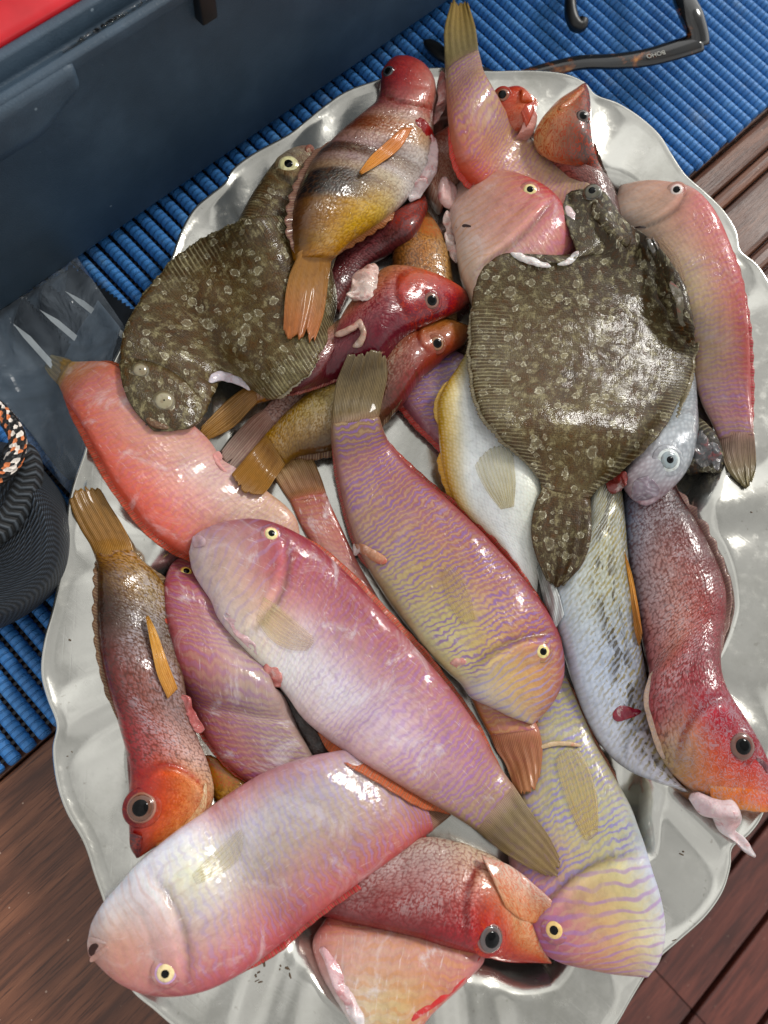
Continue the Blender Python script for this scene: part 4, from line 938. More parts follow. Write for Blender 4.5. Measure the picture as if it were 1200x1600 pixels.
        fs = grid_faces(tn, mt)+[q[::-1] for q in grid_faces(tn, mt, off=o)]
        for q in range(tn-1): fs += [(q*mt, (q+1)*mt, o+(q+1)*mt, o+q*mt), (q*mt+mt-1, o+q*mt+mt-1, o+(q+1)*mt+mt-1, (q+1)*mt+mt-1)]
        for q in range(mt-1): fs += [((tn-1)*mt+q, (tn-1)*mt+q+1, o+(tn-1)*mt+q+1, o+(tn-1)*mt+q), (q, o+q, o+q+1, q+1)]
        qv = np.tile(np.linspace(0, 1, mm_), tn*2); su = np.tile(np.repeat(sarc[i], mm_), 2)
        um = np.stack([qv*.01, su], -1); un = np.stack([qv, np.tile(np.repeat(f, mm_), 2)], -1)
        cc = colgrid([(0, [ca]), (1, [cb2])], qv, qv*0); cc = np.hstack([cc, np.ones((len(cc), 1))])
        mesh_obj(name, vs_, fs, fin_mat(cb2, .0016, .85 if kind == RZ else 1.0), root, base, uvs={'n': un, 'm': um}, cols=cc)
    for p in pect: fin_patch(F_, *p)
    for p in flaps: flap(F_, *p)
    for p in mouth: flap(F_, 'mouth', p[0], p[1], p[2] if len(p) > 2 else '#3a1412', .12, -.0004, 0., MOUTH)
    for e in eyes: eye(F_, *e)
    return F_

def cast(F_, p):
    d = unproj(np.array(p, float), 0.)-CAM; d = Vector(d/np.linalg.norm(d)); h = F_.bvh.ray_cast(Vector(CAM), d)
    return (h[0], h[1]) if h[0] is not None else (None, None)
def surf_grid(F_, Gp):
    """heights of the body surface under a grid of photo points; misses take their neighbours' height"""
    n, m = Gp.shape[:2]; Z = np.full((n, m), np.nan)
    for i in range(n):
        for j in range(m):
            h, _ = cast(F_, Gp[i, j])
            if h is not None: Z[i, j] = h.z
    if np.isnan(Z).all(): Z[:] = F_.cen[:, 2].mean()
    while np.isnan(Z).any():
        Zp = np.pad(Z, 1, constant_values=np.nan); st = np.stack([Zp[:-2, 1:-1], Zp[2:, 1:-1], Zp[1:-1, :-2], Zp[1:-1, 2:]])
        with np.errstate(all='ignore'):
            import warnings; warnings.simplefilter('ignore'); mn = np.nanmean(st, 0)
        Z = np.where(np.isnan(Z), mn, Z)
    for i in range(n): Z[i] = gsm(Z[i], 1.2)
    for j in range(m): Z[:, j] = gsm(Z[:, j], 1.2)
    return Z
def fin_patch(F_, name, A, B, ca, cb, lift=.0015, alpha=1.0, rays='#8a5a1a', ragged=1.0):
    """fin lying on the body: A, B are its two edges from base to tip"""
    n, m = 22, 20; a, b = pair(A, B, n); v = np.linspace(0, 1, m); Gp = a[:, None]*(1-v[None, :, None])+b[:, None]*v[None, :, None]
    u = np.linspace(0, 1, n); dirp = (a[-1]+b[-1])/2-(a[-4]+b[-4])/2; dirp = dirp/(np.linalg.norm(dirp)+1e-9)
    tipl = np.linalg.norm(a[-1]-b[-1])*.22
    Gp = Gp+dirp*((tipl*(1-(2*v-1)**2)+ragged*1.6*np.sin(np.arange(m)*2.4))[None]*sstep(.5, 1, u)[:, None])[..., None]
    Z = surf_grid(F_, Gp); Hh = hget(unproj(Gp, Z)); Z = np.where(Hh > Z+.001, np.minimum(Hh, Z+.012), Z)
    for i in range(n): Z[i] = gsm(Z[i], 1.2)
    for j in range(m): Z[:, j] = gsm(Z[:, j], 1.5)
    Z = Z+(.0004+lift*(1.0 if alpha > .99 else .35)*u)[:, None]+.0004*np.sin(v*math.pi*9)[None]*u[:, None]*(1.0 if alpha > .99 else .3)
    P = unproj(Gp, Z); tk = (.00035+(.0012 if alpha > .99 else .0004)*(1-u)**2)[:, None]*np.sqrt(np.maximum(1-(2*v-1)**2, .05))[None]
    top, bot = P+UP*tk[..., None], P-UP*tk[..., None]*.6
    vs_ = np.concatenate([top.reshape(-1, 3), bot.reshape(-1, 3)]); o = n*m; fs = grid_faces(n, m)+[f[::-1] for f in grid_faces(n, m, off=o)]
    for i in range(n-1): fs += [(i*m, (i+1)*m, o+(i+1)*m, o+i*m), (i*m+m-1, o+i*m+m-1, o+(i+1)*m+m-1, (i+1)*m+m-1)]
    for j in range(m-1): fs += [((n-1)*m+j, (n-1)*m+j+1, o+(n-1)*m+j+1, o+(n-1)*m+j), (j, o+j, o+j+1, j+1)]
    un = np.tile(np.stack(np.meshgrid(u, v, indexing='ij'), -1).reshape(-1, 2), (2, 1)); L = np.linalg.norm(P[0, 0]-P[-1, 0]); wdt = np.linalg.norm(P[n//2, 0]-P[n//2, -1])
    um = np.stack([un[:, 0]*L, un[:, 1]*wdt], -1); cc = colgrid([(0, [ca]), (1, [cb])], un[:, 0], un[:, 1]); cc = np.hstack([cc, np.ones((len(cc), 1))])
    o_ = mesh_obj(name, vs_, fs, fin_mat(rays, .0011 if alpha > .99 else .0017, alpha), F_.root, F_.base, uvs={'n': un, 'm': um}, cols=cc)
    return o_
def flap(F_, name, A, B, col, k=.5, lift=.0, rough=.0012, mat=None, col2=None):
    """a fleshy piece (torn flesh, jaw, gill cover) with edges A, B, lens-shaped in section, lying at the body's surface"""
    n, m = 34, 26; a, b = pair(A, B, n); ph = np.arange(m)/m*math.tau; x = -np.cos(ph); z = np.sin(ph)
    v = np.linspace(0, 1, 7); Gp = a[:, None]*(1-v[None, :, None])+b[:, None]*v[None, :, None]; Z = surf_grid(F_, Gp)
    zc = gsm(Z[:, 1:-1].mean(1), 2)
    if name in ('jaw', 'throat_flap', 'lip', 'gut_flap'): zc = gsm(np.maximum(zc, hget(unproj((a+b)/2, zc))-.001), 2)
    zc = zc+lift; tp_ = np.sqrt(np.maximum(1-np.abs(np.linspace(0 if name == 'jaw' else -1, 1, n))**5, .01))[:, None]; mid = (a+b)/2; a, b = mid+(a-mid)*tp_, mid+(b-mid)*tp_
    PA, PB = unproj(a, gsm(Z[:, 0], 2)*.3+zc*.7), unproj(b, gsm(Z[:, -1], 2)*.3+zc*.7)
    wd = np.linalg.norm(PB-PA, axis=1)/2; V = np.zeros((n, m, 3)); sd = sum(map(ord, name))+a[0, 0]
    for i in range(n):
        V[i] = (PA[i]+PB[i])/2+(PB[i]-PA[i])/2*x[:, None]+UP*(z*wd[i]*k)[:, None]
        if rough:
            for j in range(m):
                q = Vector(V[i, j]*170)+Vector((sd, 0, 0)); V[i, j] += np.array([0, 0, 1.])*rough*(noise.noise(q)+.6*noise.noise(q*2.3))+rough*.7*np.array([noise.noise(q+Vector((9, 0, 0))), noise.noise(q+Vector((0, 9, 0))), 0])
    vs_ = V.reshape(-1, 3).tolist()+[V[0].mean(0), V[-1].mean(0)]; o = n*m
    fs = grid_faces(n, m, True)+[(o, (j+1) % m, j) for j in range(m)]+[(o+1, (n-1)*m+j, (n-1)*m+(j+1) % m) for j in range(m)]
    U = np.concatenate([np.repeat(np.linspace(0, 1, n), m), [0, 1]]); Vv = np.concatenate([np.tile((x+1)/2, n), [.5, .5]])
    cc = colgrid(col if isinstance(col, list) else [(0, [col]), (1, [col2 or col])], U, Vv); cc = np.hstack([cc, np.ones((len(cc), 1))])
    L = arcs((PA+PB)/2)[-1]; Un, Vn = U, Vv
    if mat is None and name in ('jaw', 'lip', 'gill_cover', 'brow'): mat = F_.skin; Un, Vn = U*.02, .3+.4*Vv
    return mesh_obj(name, vs_, fs, mat or FLESH, F_.root, F_.base, uvs={'n': np.stack([Un, Vn], -1), 'm': np.stack([U*L, (Vv-.5)*wd.mean()*2], -1)}, cols=cc)
def dome(c, nrm, r, h, rx=1.0, n=7, m=28, ax=None):
    z = np.asarray(nrm); x = np.cross([0, 1, .1], z) if ax is None else np.asarray(ax)-z*np.dot(ax, z); x /= np.linalg.norm(x); y = np.cross(z, x); V = []
    for i in range(n):
        t = i/(n-1)*math.pi/2*.94
        for j in range(m): a = math.tau*j/m; V.append(c+x*r*rx*math.cos(t)*math.cos(a)+y*r*math.cos(t)*math.sin(a)+z*h*math.sin(t))
    return V, grid_faces(n, m, True)+[tuple((n-1)*m+j for j in range(m)), tuple(range(m))[::-1]]
def eye(F_, p, rpx, ring='#d8a0a0', iris='#e6d9a0', pupil=.42, irisf=.72, bulge=.45, pup_col=None, tiltup=.35, rx=1.0):
    h, nr = cast(F_, p)
    if h is None:
        k = int(np.argmin(np.linalg.norm(F_.cen-unproj(np.array(p, float), F_.cen[:, 2].mean()), axis=1))); h = Vector(unproj(np.array(p, float), F_.cen[k, 2]+F_.ht[k]*.6)); nr = Vector((0, 0, 1))
    if nr.z < 0: nr = -nr
    bulge *= .72; rpx *= .93
    tocam = Vector(CAM)-h; r = rpx*tocam.length/FPX; nr = (nr*(1-tiltup)+tocam.normalized()*tiltup).normalized(); z = np.array(nr); c = np.array(h)-z*r*.12
    ax = np.array(F_.T[0])
    if F_.kind != FL:                                    # a fold of skin round the socket
        i = int(np.argmin(np.linalg.norm(F_.cen[:F_.nb]-np.array(h), axis=1))); axd = F_.PB[i]-F_.PA[i]; wd2 = np.linalg.norm(axd)/2+1e-9; axd = axd/(2*wd2)
        V, Fc = dome(c-z*r*.06, z, r*1.30, r*.24, rx, n=9, m=32, ax=ax); Vn = np.array(V)-F_.cen[i]; ds, dt_ = Vn@F_.T[i], Vn@axd
        un = np.stack([np.clip(F_.uu[i]+ds/F_.sarc[F_.nb-1], 0, 1), np.clip((dt_/wd2+1)/2, 0, 1)], -1); cc = colgrid(F_.cols, un[:, 0], un[:, 1])*.82
        mesh_obj('eyelid', V, Fc, F_.skin, F_.root, F_.base, uvs={'n': un, 'm': np.stack([F_.sarc[i]+ds, dt_], -1)}, cols=np.hstack([cc, np.ones((len(cc), 1))]))
    V, Fc = dome(c, z, r, r*bulge, rx, ax=ax); e = mesh_obj('eye', V, Fc, eye_mat(ring), F_.root, F_.base)
    tp = c+z*r*bulge
    V, Fc = dome(tp-z*r*.10, z, r*irisf, r*.20, rx, ax=ax); i_ = mesh_obj('iris', V, Fc, eye_mat(iris), e, F_.base)
    V, Fc = dome(tp-z*r*.02, z, r*pupil, r*.19, rx, ax=ax); mesh_obj('pupil', V, Fc, PUPIL, e, F_.base)
    return e
# ------------------------------------------------------------------ the catch, bottom of the pile first
RZ, CB, FL = 'razorfish', 'comber', 'flatfish'
G_R, G_C, G_F = 'pink razorfish heaped on the tray', 'red and brown combers heaped on the tray', 'speckled flatfish heaped on the tray'
ORF, ORT = '#c23a26', '#b8452a'

fish(CB, 'very dark brown comber showing only its fin below the large centre razorfish', [(400, 1035), (418, 1075), (440, 1120), (462, 1158), (492, 1195), (540, 1230)], [(440, 1030), (468, 1070), (490, 1110), (510, 1140), (540, 1170), (580, 1195)],
     [(0, ['#2e2320', '#3a2a26']), (1, ['#33241f', '#40302a'])], skin_comber('dark_comber', '#1a1210', '#6a5a54', pm=.3), ratio=.5, fins=[('dorsal_fin', 'A', .05, .9, .006, '#2a201c', '#3e312a', .9)], Nb=70)
fish(CB, 'golden brown comber peeping out between two razorfish near the left rim', [(318, 1180), (328, 1225), (342, 1262), (380, 1300), (430, 1340)], [(345, 1188), (378, 1210), (398, 1238), (430, 1270), (470, 1300)],
     [(0, ['#8a5a20', '#a8742c', '#8a6028']), (1, ['#6a4420', '#80562a'])], skin_comber('gold_comber', '#5a3414', '#c8a860', pm=.4), ratio=.6, Nb=60)
fish(CB, 'comber under the left flatfish showing a pale translucent tail fin', [(470, 560), (450, 590), (425, 625), (412, 640)], [(500, 590), (480, 620), (455, 650), (432, 668)],
     [(0, ['#a88878', '#b89a88']), (1, ['#b08a80', '#a87a6a'])], skin_comber('pale_comber'), TA=[(392, 652), (365, 680), (345, 705)], TB=[(420, 690), (405, 715), (385, 737)], tcol=['#a87868', '#b09a90'], tail_rays='#8a4a44', Nb=50, ratio=.5, ragged=.001)
fish(CB, 'comber under the left flatfish showing only a golden tail fin by its belly slit', [(470, 540), (440, 565), (410, 590), (398, 602)], [(490, 580), (460, 605), (425, 622), (402, 630)],
     [(0, ['#9a6a28', '#a87a34']), (1, ['#9a6420', '#8a5a1c'])], skin_comber('gold_comber_skin'), TA=[(380, 607), (350, 630), (318, 664)], TB=[(390, 642), (365, 668), (332, 686)], tcol=['#9a661c', '#a8741e'], tail_rays='#5a3410', Nb=50, ratio=.6, zadd=.004)
fish(CB, 'small red comber with its mouth open behind the upright razorfish tail', [(826, 150), (812, 141), (792, 139), (772, 147), (748, 160), (722, 178), (698, 198), (676, 215), (655, 235), (640, 262)], [(826, 172), (833, 190), (822, 208), (800, 216), (780, 222), (755, 238), (738, 260), (718, 285), (700, 305), (690, 330)],
     [(0, ['#b8402c', '#d8734a', '#c08070']), (.15, ['#a83a30', '#c86a50', '#b88070']), (.4, ['#a85a50', '#b87a68', '#b09080']), (1, ['#8a5040', '#a0705a', '#a08070'])], skin_comber('red_small', '#7a2a20', '#d8c0b4', pm=.45), ratio=.62,
     eyes=[((785, 149), 11, '#7a2a20', '#8a4a2a', .6, .85, .5)], flaps=[('jaw', [(812, 140), (826, 146), (838, 155)], [(815, 158), (828, 160), (840, 160)], '#c86a4c', .6, .001, .0006), ('jaw', [(808, 172), (824, 160), (841, 156)], [(822, 200), (832, 182), (842, 164)], '#b85a4a', .5, -.001, .0006),
      ('gut_flap', [(690, 270), (705, 285), (722, 300)], [(680, 310), (700, 325), (722, 330)], '#d8b8b4', .5, .004), ('throat_flap', [(840, 170), (836, 200), (822, 225)], [(822, 180), (812, 205), (800, 228)], '#d09a90', .3, .0)])
fish(CB, 'brown comber standing nose up at the top rim, with an orange freckled cheek', [(916, 132), (921, 150), (923, 175), (924, 202), (930, 230), (940, 260), (952, 290), (962, 320), (970, 360), (970, 420)], [(908, 134), (885, 152), (862, 172), (842, 196), (835, 216), (845, 240), (862, 258), (880, 278), (896, 305), (900, 400)],
     [(0, ['#4a3430', '#9a6a50', '#b88060']), (.3, ['#3a2c2c', '#8a5a48', '#c88a64', '#d0b080']), (.55, ['#4a3230', '#7a4a44', '#a8605a']), (1, ['#5a4440', '#7a5a54'])], skin_comber('freckled', '#3a2420', '#c0a8a0', head=.5, worm='#a83a1e', wm=.8, pm=.3), ratio=.7, zadd=.004,
     eyes=[((910, 182), 10, '#3a2420', '#4a3a34', .62, .86, .5)], gill=(.42, .001, .1), fins=[('dorsal_fin', 'A', .25, .95, .0022, '#4a3a36', '#6a5a54', .8)], flaps=[('jaw', [(906, 136), (890, 150), (868, 170)], [(914, 140), (900, 156), (882, 172)], '#b8805a', .5, .0005, .0004)])
fish(CB, 'orange brown comber flank lying below the pink razorfish cheek', [(650, 330), (632, 348), (618, 375), (613, 410), (616, 450), (630, 490)], [(668, 330), (688, 365), (700, 400), (706, 435), (710, 470), (715, 510)],
     [(0, ['#7a4a30', '#9a6a44', '#a08060']), (.5, ['#6a4428', '#a86a30', '#b08a5a']), (1, ['#6a4630', '#8a6848'])], skin_comber('orange_brown', '#3a2414', '#c8a878', pm=.4), ratio=.6, Nb=70,
     flaps=[('gut_flap', [(690, 330), (694, 365), (702, 405)], [(708, 330), (716, 370), (724, 410)], '#c8b0a8', .25, .001, .003)])
fish(CB, 'dark maroon comber lying between the banded comber and the flatfish', [(662, 308), (630, 330), (595, 350), (560, 372), (525, 400), (500, 430), (480, 470)], [(668, 322), (655, 352), (630, 378), (602, 400), (572, 418), (550, 450), (530, 490)],
     [(0, ['#6a3834', '#7a4440', '#5a302e']), (.5, ['#5a2428', '#7a3a3e', '#6a3034']), (1, ['#5a2a2a', '#703c3a'])], skin_comber('maroon', '#32161a', '#a88080', pm=.3), ratio=.62, Nb=80)
fish(RZ, 'yellow and lilac striped razorfish, head at the lower right rim beside the open comber mouth', [(1004, 1526), (960, 1521), (915, 1512), (870, 1500), (840, 1477), (818, 1430), (800, 1380), (794, 1330), (800, 1280), (812, 1225), (825, 1170), (832, 1120), (838, 1070), (845, 1030)],
     [(1013, 1525), (1030, 1498), (1037, 1450), (1030, 1400), (1017, 1352), (1004, 1310), (986, 1265), (962, 1222), (944, 1190), (930, 1165), (915, 1130), (900, 1095), (885, 1060), (872, 1030)],
     [(0, ['#a87c72', '#b09084', '#b8a49a', '#cfc8c0']), (.12, ['#a0605c', '#bc8068', '#cca47c', '#cfc4a4', '#c2c4ce']), (.26, ['#a8587a', '#c07888', '#cba078', '#ccbb8a', '#b4bcd0']), (.36, ['#a86488', '#b8808c', '#b8a882', '#b8b488', '#a4acb0']), (.6, ['#9a8070', '#a8a07c', '#aaa884', '#a69c80']), (1, ['#9a8a68', '#a09a74', '#988c6c'])],
     skin_razor('razor_yellow', '#7d74b8', .0034, .75, .8, .34, .6, '#9a70b4', .12), ratio=.5, gill=(.335, .0012, .05), eyes=[((866, 1453), 15.5, '#a8608c', '#e8c478', .46, .78, .35)],
     pect=[('pectoral_fin', [(915, 1316), (892, 1270), (876, 1225), (868, 1188)], [(934, 1302), (934, 1255), (924, 1208), (906, 1172)], '#c8aa5a', '#c0b080', .002, .26, '#c89850')], mouth=[([(998, 1480), (996, 1500), (1002, 1526)], [(1001, 1480), (1002, 1500), (1007, 1526)], '#6a5a58')],
     fins=[('anal_fin', 'B', .5, .95, .002, '#b08060', '#a86a54', .5)], flaps=[('fin_ridge', [(842, 1164), (870, 1158), (905, 1160)], [(842, 1172), (875, 1166), (912, 1168)], '#c8b090', .5, .002, .0004)])
fish(RZ, 'headless pink razorfish piece hanging over the bottom rim, cut side to the left', [(508, 1436), (488, 1475), (498, 1515), (520, 1555), (545, 1595), (568, 1640), (590, 1690)], [(705, 1440), (757, 1490), (735, 1528), (702, 1560), (668, 1592), (650, 1625), (630, 1690)],
     [(0, ['#c05a58', '#b86064', '#b0606a']), (.25, ['#d08a88', '#c89a90', '#c88a80', '#b87074']), (.55, ['#d8c8c8', '#d0b898', '#cfa878', '#c86a6a']), (1, ['#d8d0d0', '#d4c4a8', '#d0a880', '#c87a70'])], skin_razor('razor_cut', '#c88a5a', .0044, .5, .7, .0, .3, None, .75), ratio=.42, lumps=.0014, Nb=90,
     flaps=[('cut_edge', [(492, 1478), (512, 1520), (545, 1585), (555, 1612)], [(515, 1480), (535, 1520), (566, 1585), (578, 1612)], '#d8b0b4', .5, .001, .0018, None, '#dcd4d6'), ('fin_edge', [(755, 1492), (710, 1550), (655, 1590), (630, 1615)], [(745, 1498), (706, 1538), (652, 1576), (622, 1606)], '#c85050', .5, -.001, .0006)])
fish(RZ, 'razorfish hidden under two others with only its orange tail fin out', [(740, 960), (775, 1030), (805, 1075), (828, 1110), (842, 1140)], [(690, 980), (715, 1050), (735, 1090), (752, 1125), (766, 1150)],
     [(0, ['#b0707a', '#b88088', '#b07070']), (1, ['#b87060', '#b4745c', '#a8643c'])], skin_razor('razor_orange', '#9a5a80', .0034, .4, .6, .0), TA=[(848, 1165), (848, 1190), (845, 1208)], TB=[(775, 1172), (790, 1195), (805, 1235)], tcol=['#b46a44', '#c07a44'], tail_rays='#a85a50', Nb=70, ratio=.5,
     fins=[('dorsal_fin', 'A', .2, .95, .0025, ORF, ORT, .4)])
fish(RZ, 'reddish razorfish wedged behind the large centre one, mottled tan tail fin up', [(640, 1010), (612, 970), (585, 925), (562, 885), (545, 850), (530, 818), (518, 792), (510, 772)], [(560, 1020), (540, 970), (518, 915), (497, 872), (480, 840), (467, 815), (458, 795), (452, 782)],
     [(0, ['#a85a5c', '#b06a68', '#a85c58']), (.5, ['#b0625e', '#c8a4a0', '#b87a74']), (.75, ['#a8504c', '#b87870', '#b06058']), (1, ['#9a4a40', '#a8584a', '#9a5240'])], skin_razor('razor_red', '#9a5a78', .0030, .2, .3, .0, .2, None, .7), TA=[(503, 750), (494, 728), (486, 713)], TB=[(442, 768), (432, 752), (424, 740)], tcol=['#9a6440', '#b08c58'], tail_rays='#7a4a2a', Nb=90, ratio=.55)
fish(RZ, 'purplish razorfish half buried below the combers, red fin edge showing', [(642, 560), (612, 600), (621, 622), (650, 660), (685, 695), (718, 735), (752, 785), (780, 818), (800, 832)], [(665, 545), (720, 555), (760, 600), (795, 650), (820, 700), (840, 735), (845, 765), (844, 785), (842, 800)],
     [(0, ['#7a4450', '#7c5a66', '#7a5a6a']), (.5, ['#844a58', '#84606e', '#80606e']), (1, ['#7a5058', '#84646c', '#7c5c60'])], skin_razor('razor_purple', '#6a5aa0', .0030, .6, .7, .0, .2, None, .2), TA=[(800, 850), (800, 870), (806, 886)], TB=[(845, 830), (846, 865), (840, 892)], tcol=['#6a5444', '#7a6040'], tail_rays='#4a3424', ratio=.4, fins=[('dorsal_fin', 'A', .12, .9, .003, '#a8282c', '#b83430', .3)])
fish('bream', 'silvery white bream with yellow edged belly beside the right flatfish', [(728, 552), (714, 575), (697, 600), (684, 628), (684, 662), (687, 700), (694, 740), (708, 778), (728, 808), (755, 832), (790, 860)], [(738, 552), (772, 580), (805, 620), (830, 670), (845, 720), (850, 770), (850, 810), (848, 840), (845, 870), (842, 900), (838, 935)],
     [(0, ['#a08c48', '#dcdedc', '#e0e2e0', '#d8d8d4']), (.2, ['#b48c28', '#dfe2e2', '#e8eaea', '#e4e6e4', '#cfd0c8']), (.6, ['#c0902a', '#e2e6e6', '#e8eaea', '#e0e2da', '#c8c8b4']), (1, ['#b8a060', '#e0e4e4', '#dcdcd4'])], skin_silver('bream_white', pale='#e4e8e6', size=.0019), ratio=.34,
     pect=[('pelvic_fin', [(782, 796), (762, 770), (748, 745), (742, 728)], [(803, 792), (806, 755), (804, 725), (800, 700)], '#c0b078', '#ccc8b0', .002, .30, '#8a7c44')], fins=[('anal_fin', 'A', .55, .85, .0028, '#c8902a', '#d09a30', .3), ('belly_fin', 'A', .15, .4, .0020, '#b8903a', '#c8a048', .3)])
fish('bream', 'grey bream whose yellow ringed eye looks out above the left flatfish', [(484, 228), (468, 231), (445, 243), (425, 262), (406, 285), (390, 310), (376, 338), (364, 365), (352, 400), (348, 440)], [(490, 236), (490, 250), (500, 275), (510, 305), (515, 340), (510, 380), (500, 415), (485, 445), (465, 470), (440, 490)],
     [(0, ['#b49aa2', '#b8a6ac', '#a89ca0']), (.12, ['#8e8c90', '#aaa6a8', '#b0a8a0']), (.24, ['#7a746a', '#988e80', '#a09684']), (.36, ['#544a3a', '#6c604a', '#786a50']), (1, ['#5a5240', '#6a5e46', '#706850'])], skin_flat('mottled_bream'), ratio=.55, gill=(.30, .001, .05), eyes=[((451, 258), 17, '#c8c098', '#dcd6a0', .45, .82, .4)],
     flaps=[('lip', [(476, 229), (484, 226), (491, 229)], [(478, 240), (486, 240), (492, 238)], '#b88a90', .5, .0003, .0003)], mouth=[([(462, 285), (473, 283), (484, 279)], [(464, 288), (474, 286), (485, 282)], '#6a605a')])
fish(CB, 'comber on the left rim with golden tail up and big eyed red head down', [(213, 1340), (203, 1322), (202, 1290), (202, 1245), (203, 1205), (195, 1165), (183, 1120), (170, 1080), (160, 1040), (154, 1000), (152, 960), (153, 920), (152, 890), (148, 868)],
     [(217, 1340), (250, 1318), (290, 1296), (322, 1272), (333, 1238), (326, 1200), (310, 1160), (296, 1125), (289, 1090), (281, 1050), (273, 1010), (265, 970), (255, 915), (210, 862)],
     [(0, ['#4a1018', '#7a2a24', '#b85a38']), (.12, ['#7a1820', '#b8482c', '#cc7a4c', '#c89a70']), (.28, ['#8a1c28', '#bc5038', '#cc8458', '#cfae90']), (.38, ['#9a2a30', '#b06058', '#c89a8c', '#c8a89c']), (.55, ['#5e1c1a', '#84483c', '#94706a', '#7a5c50']), (.75, ['#2e1a10', '#584430', '#6c6054', '#6a5434']), (.88, ['#4a3010', '#84602a', '#8c7444', '#80602c']), (1, ['#7a5014', '#9a6a1e', '#94681e'])],
     skin_comber('comber_left', '#3e2018', '#ccc8d2', .0018, .55, .6, .33, '#a03420', .5), TA=[(140, 850), (126, 828), (114, 802), (109, 786)], TB=[(204, 845), (190, 818), (172, 790), (157, 765)], tcol=['#9a661a', '#94661c'], tail_rays='#5a3a10', ratio=.62, gill=(.31, .0010, .12),
     eyes=[((221, 1262), 23, '#94604a', '#5a3018', .58, .84, .55)], fins=[('dorsal_fin', 'A', .42, .97, .0028, '#4a3020', '#6a4a34', .7), ('anal_fin', 'B', .80, .97, .0040, '#7a5a34', '#6a5038', .7)],
     pect=[('pectoral_fin', [(262, 1092), (246, 1055), (236, 1010), (228, 965)], [(278, 1076), (262, 1035), (246, 990), (232, 962)], '#b87a28', '#cc9430', .004, 1.0, '#9a5a14')],
     flaps=[('gill_cover', [(232, 1330), (280, 1302), (318, 1268), (326, 1225)], [(258, 1310), (290, 1285), (312, 1255), (318, 1222)], '#c8905c', .2, .0012, .0006, None, '#ccb08c'), ('gut_flap', [(280, 1086), (288, 1115), (306, 1150)], [(292, 1082), (304, 1108), (322, 1142)], '#b06a68', .3, .0005, .0026), ('jaw', [(204, 1300), (203, 1320), (211, 1340)], [(222, 1306), (222, 1322), (216, 1342)], '#4a1418', .5, .0015, .0004)])
fish(RZ, 'dusky rose razorfish squeezed between the left comber and the large centre razorfish', [(286, 869), (272, 877), (262, 892), (255, 918), (255, 948), (260, 978), (270, 1020), (284, 1064), (302, 1108), (322, 1150), (347, 1185), (385, 1218), (440, 1250)], [(298, 868), (312, 885), (330, 910), (352, 945), (376, 985), (400, 1022), (425, 1066), (448, 1105), (466, 1140), (480, 1165), (495, 1190), (520, 1215), (560, 1240)],
     [(0, ['#8a4048', '#944c54']), (.12, ['#8a3a48', '#a25a66', '#a8707a']), (.35, ['#8c3a44', '#a86e70', '#b49896', '#a88c88']), (.7, ['#9c444a', '#a4686a', '#a08480', '#988078']), (1, ['#a85058', '#a8686e', '#a07070'])], skin_razor('razor_rose', '#8a5a98', .0036, .4, .5, .12, .1, None, .55), ratio=.5, eyes=[((291, 893), 11.5, '#c86a4a', '#e8c860', .50, .78, .35)], fins=[('dorsal_fin', 'A', .28, .97, .0026, '#c03a34', '#c04a38', .35)])
fish(RZ, 'salmon red razorfish on the left, short yellow tail over the rim toward the saw blades', [(440, 905), (398, 905), (350, 890), (302, 872), (268, 856), (236, 831), (205, 795), (176, 755), (149, 705), (126, 660), (106, 628), (93, 603)], [(468, 832), (463, 812), (446, 791), (420, 771), (394, 752), (368, 735), (345, 720), (325, 690), (290, 655), (240, 615), (180, 572), (114, 566)],
     [(0, ['#c88078', '#d0a08c', '#cfa890', '#cc9a88']), (.2, ['#cc5a50', '#d0948a', '#d0b0a0', '#c89c84']), (.4, ['#cf4a44', '#d0807a', '#d0aea8', '#cfa09c']), (.65, ['#d05048', '#c87a70', '#cc9a8c', '#c88078']), (.88, ['#d05a4c', '#c8706a', '#c4736c', '#cc6a58']), (.95, ['#cc6a48', '#c47a50', '#bc6a4c']), (1, ['#a8843c', '#a48040', '#a07c3c'])],
     skin_razor('razor_salmon', '#b07a9a', .0030, .3, .25, .0, .2, None, .4), TA=[(82, 592), (74, 582), (70, 574)], TB=[(106, 560), (95, 556), (86, 554)], tcol=['#a8803a', '#94803c'], tail_rays='#6a5424', ratio=.5, bulge=.002, fins=[('dorsal_fin', 'A', .1, .97, .0028, '#d0402c', '#cc5034', .3), ('anal_fin', 'B', .82, .97, .0022, '#c84a30', '#cc6038', .3)],
     flaps=[('belly_slit', [(340, 700), (332, 715), (345, 735)], [(350, 712), (345, 724), (356, 738)], '#d8a09c', .4, .0005)])
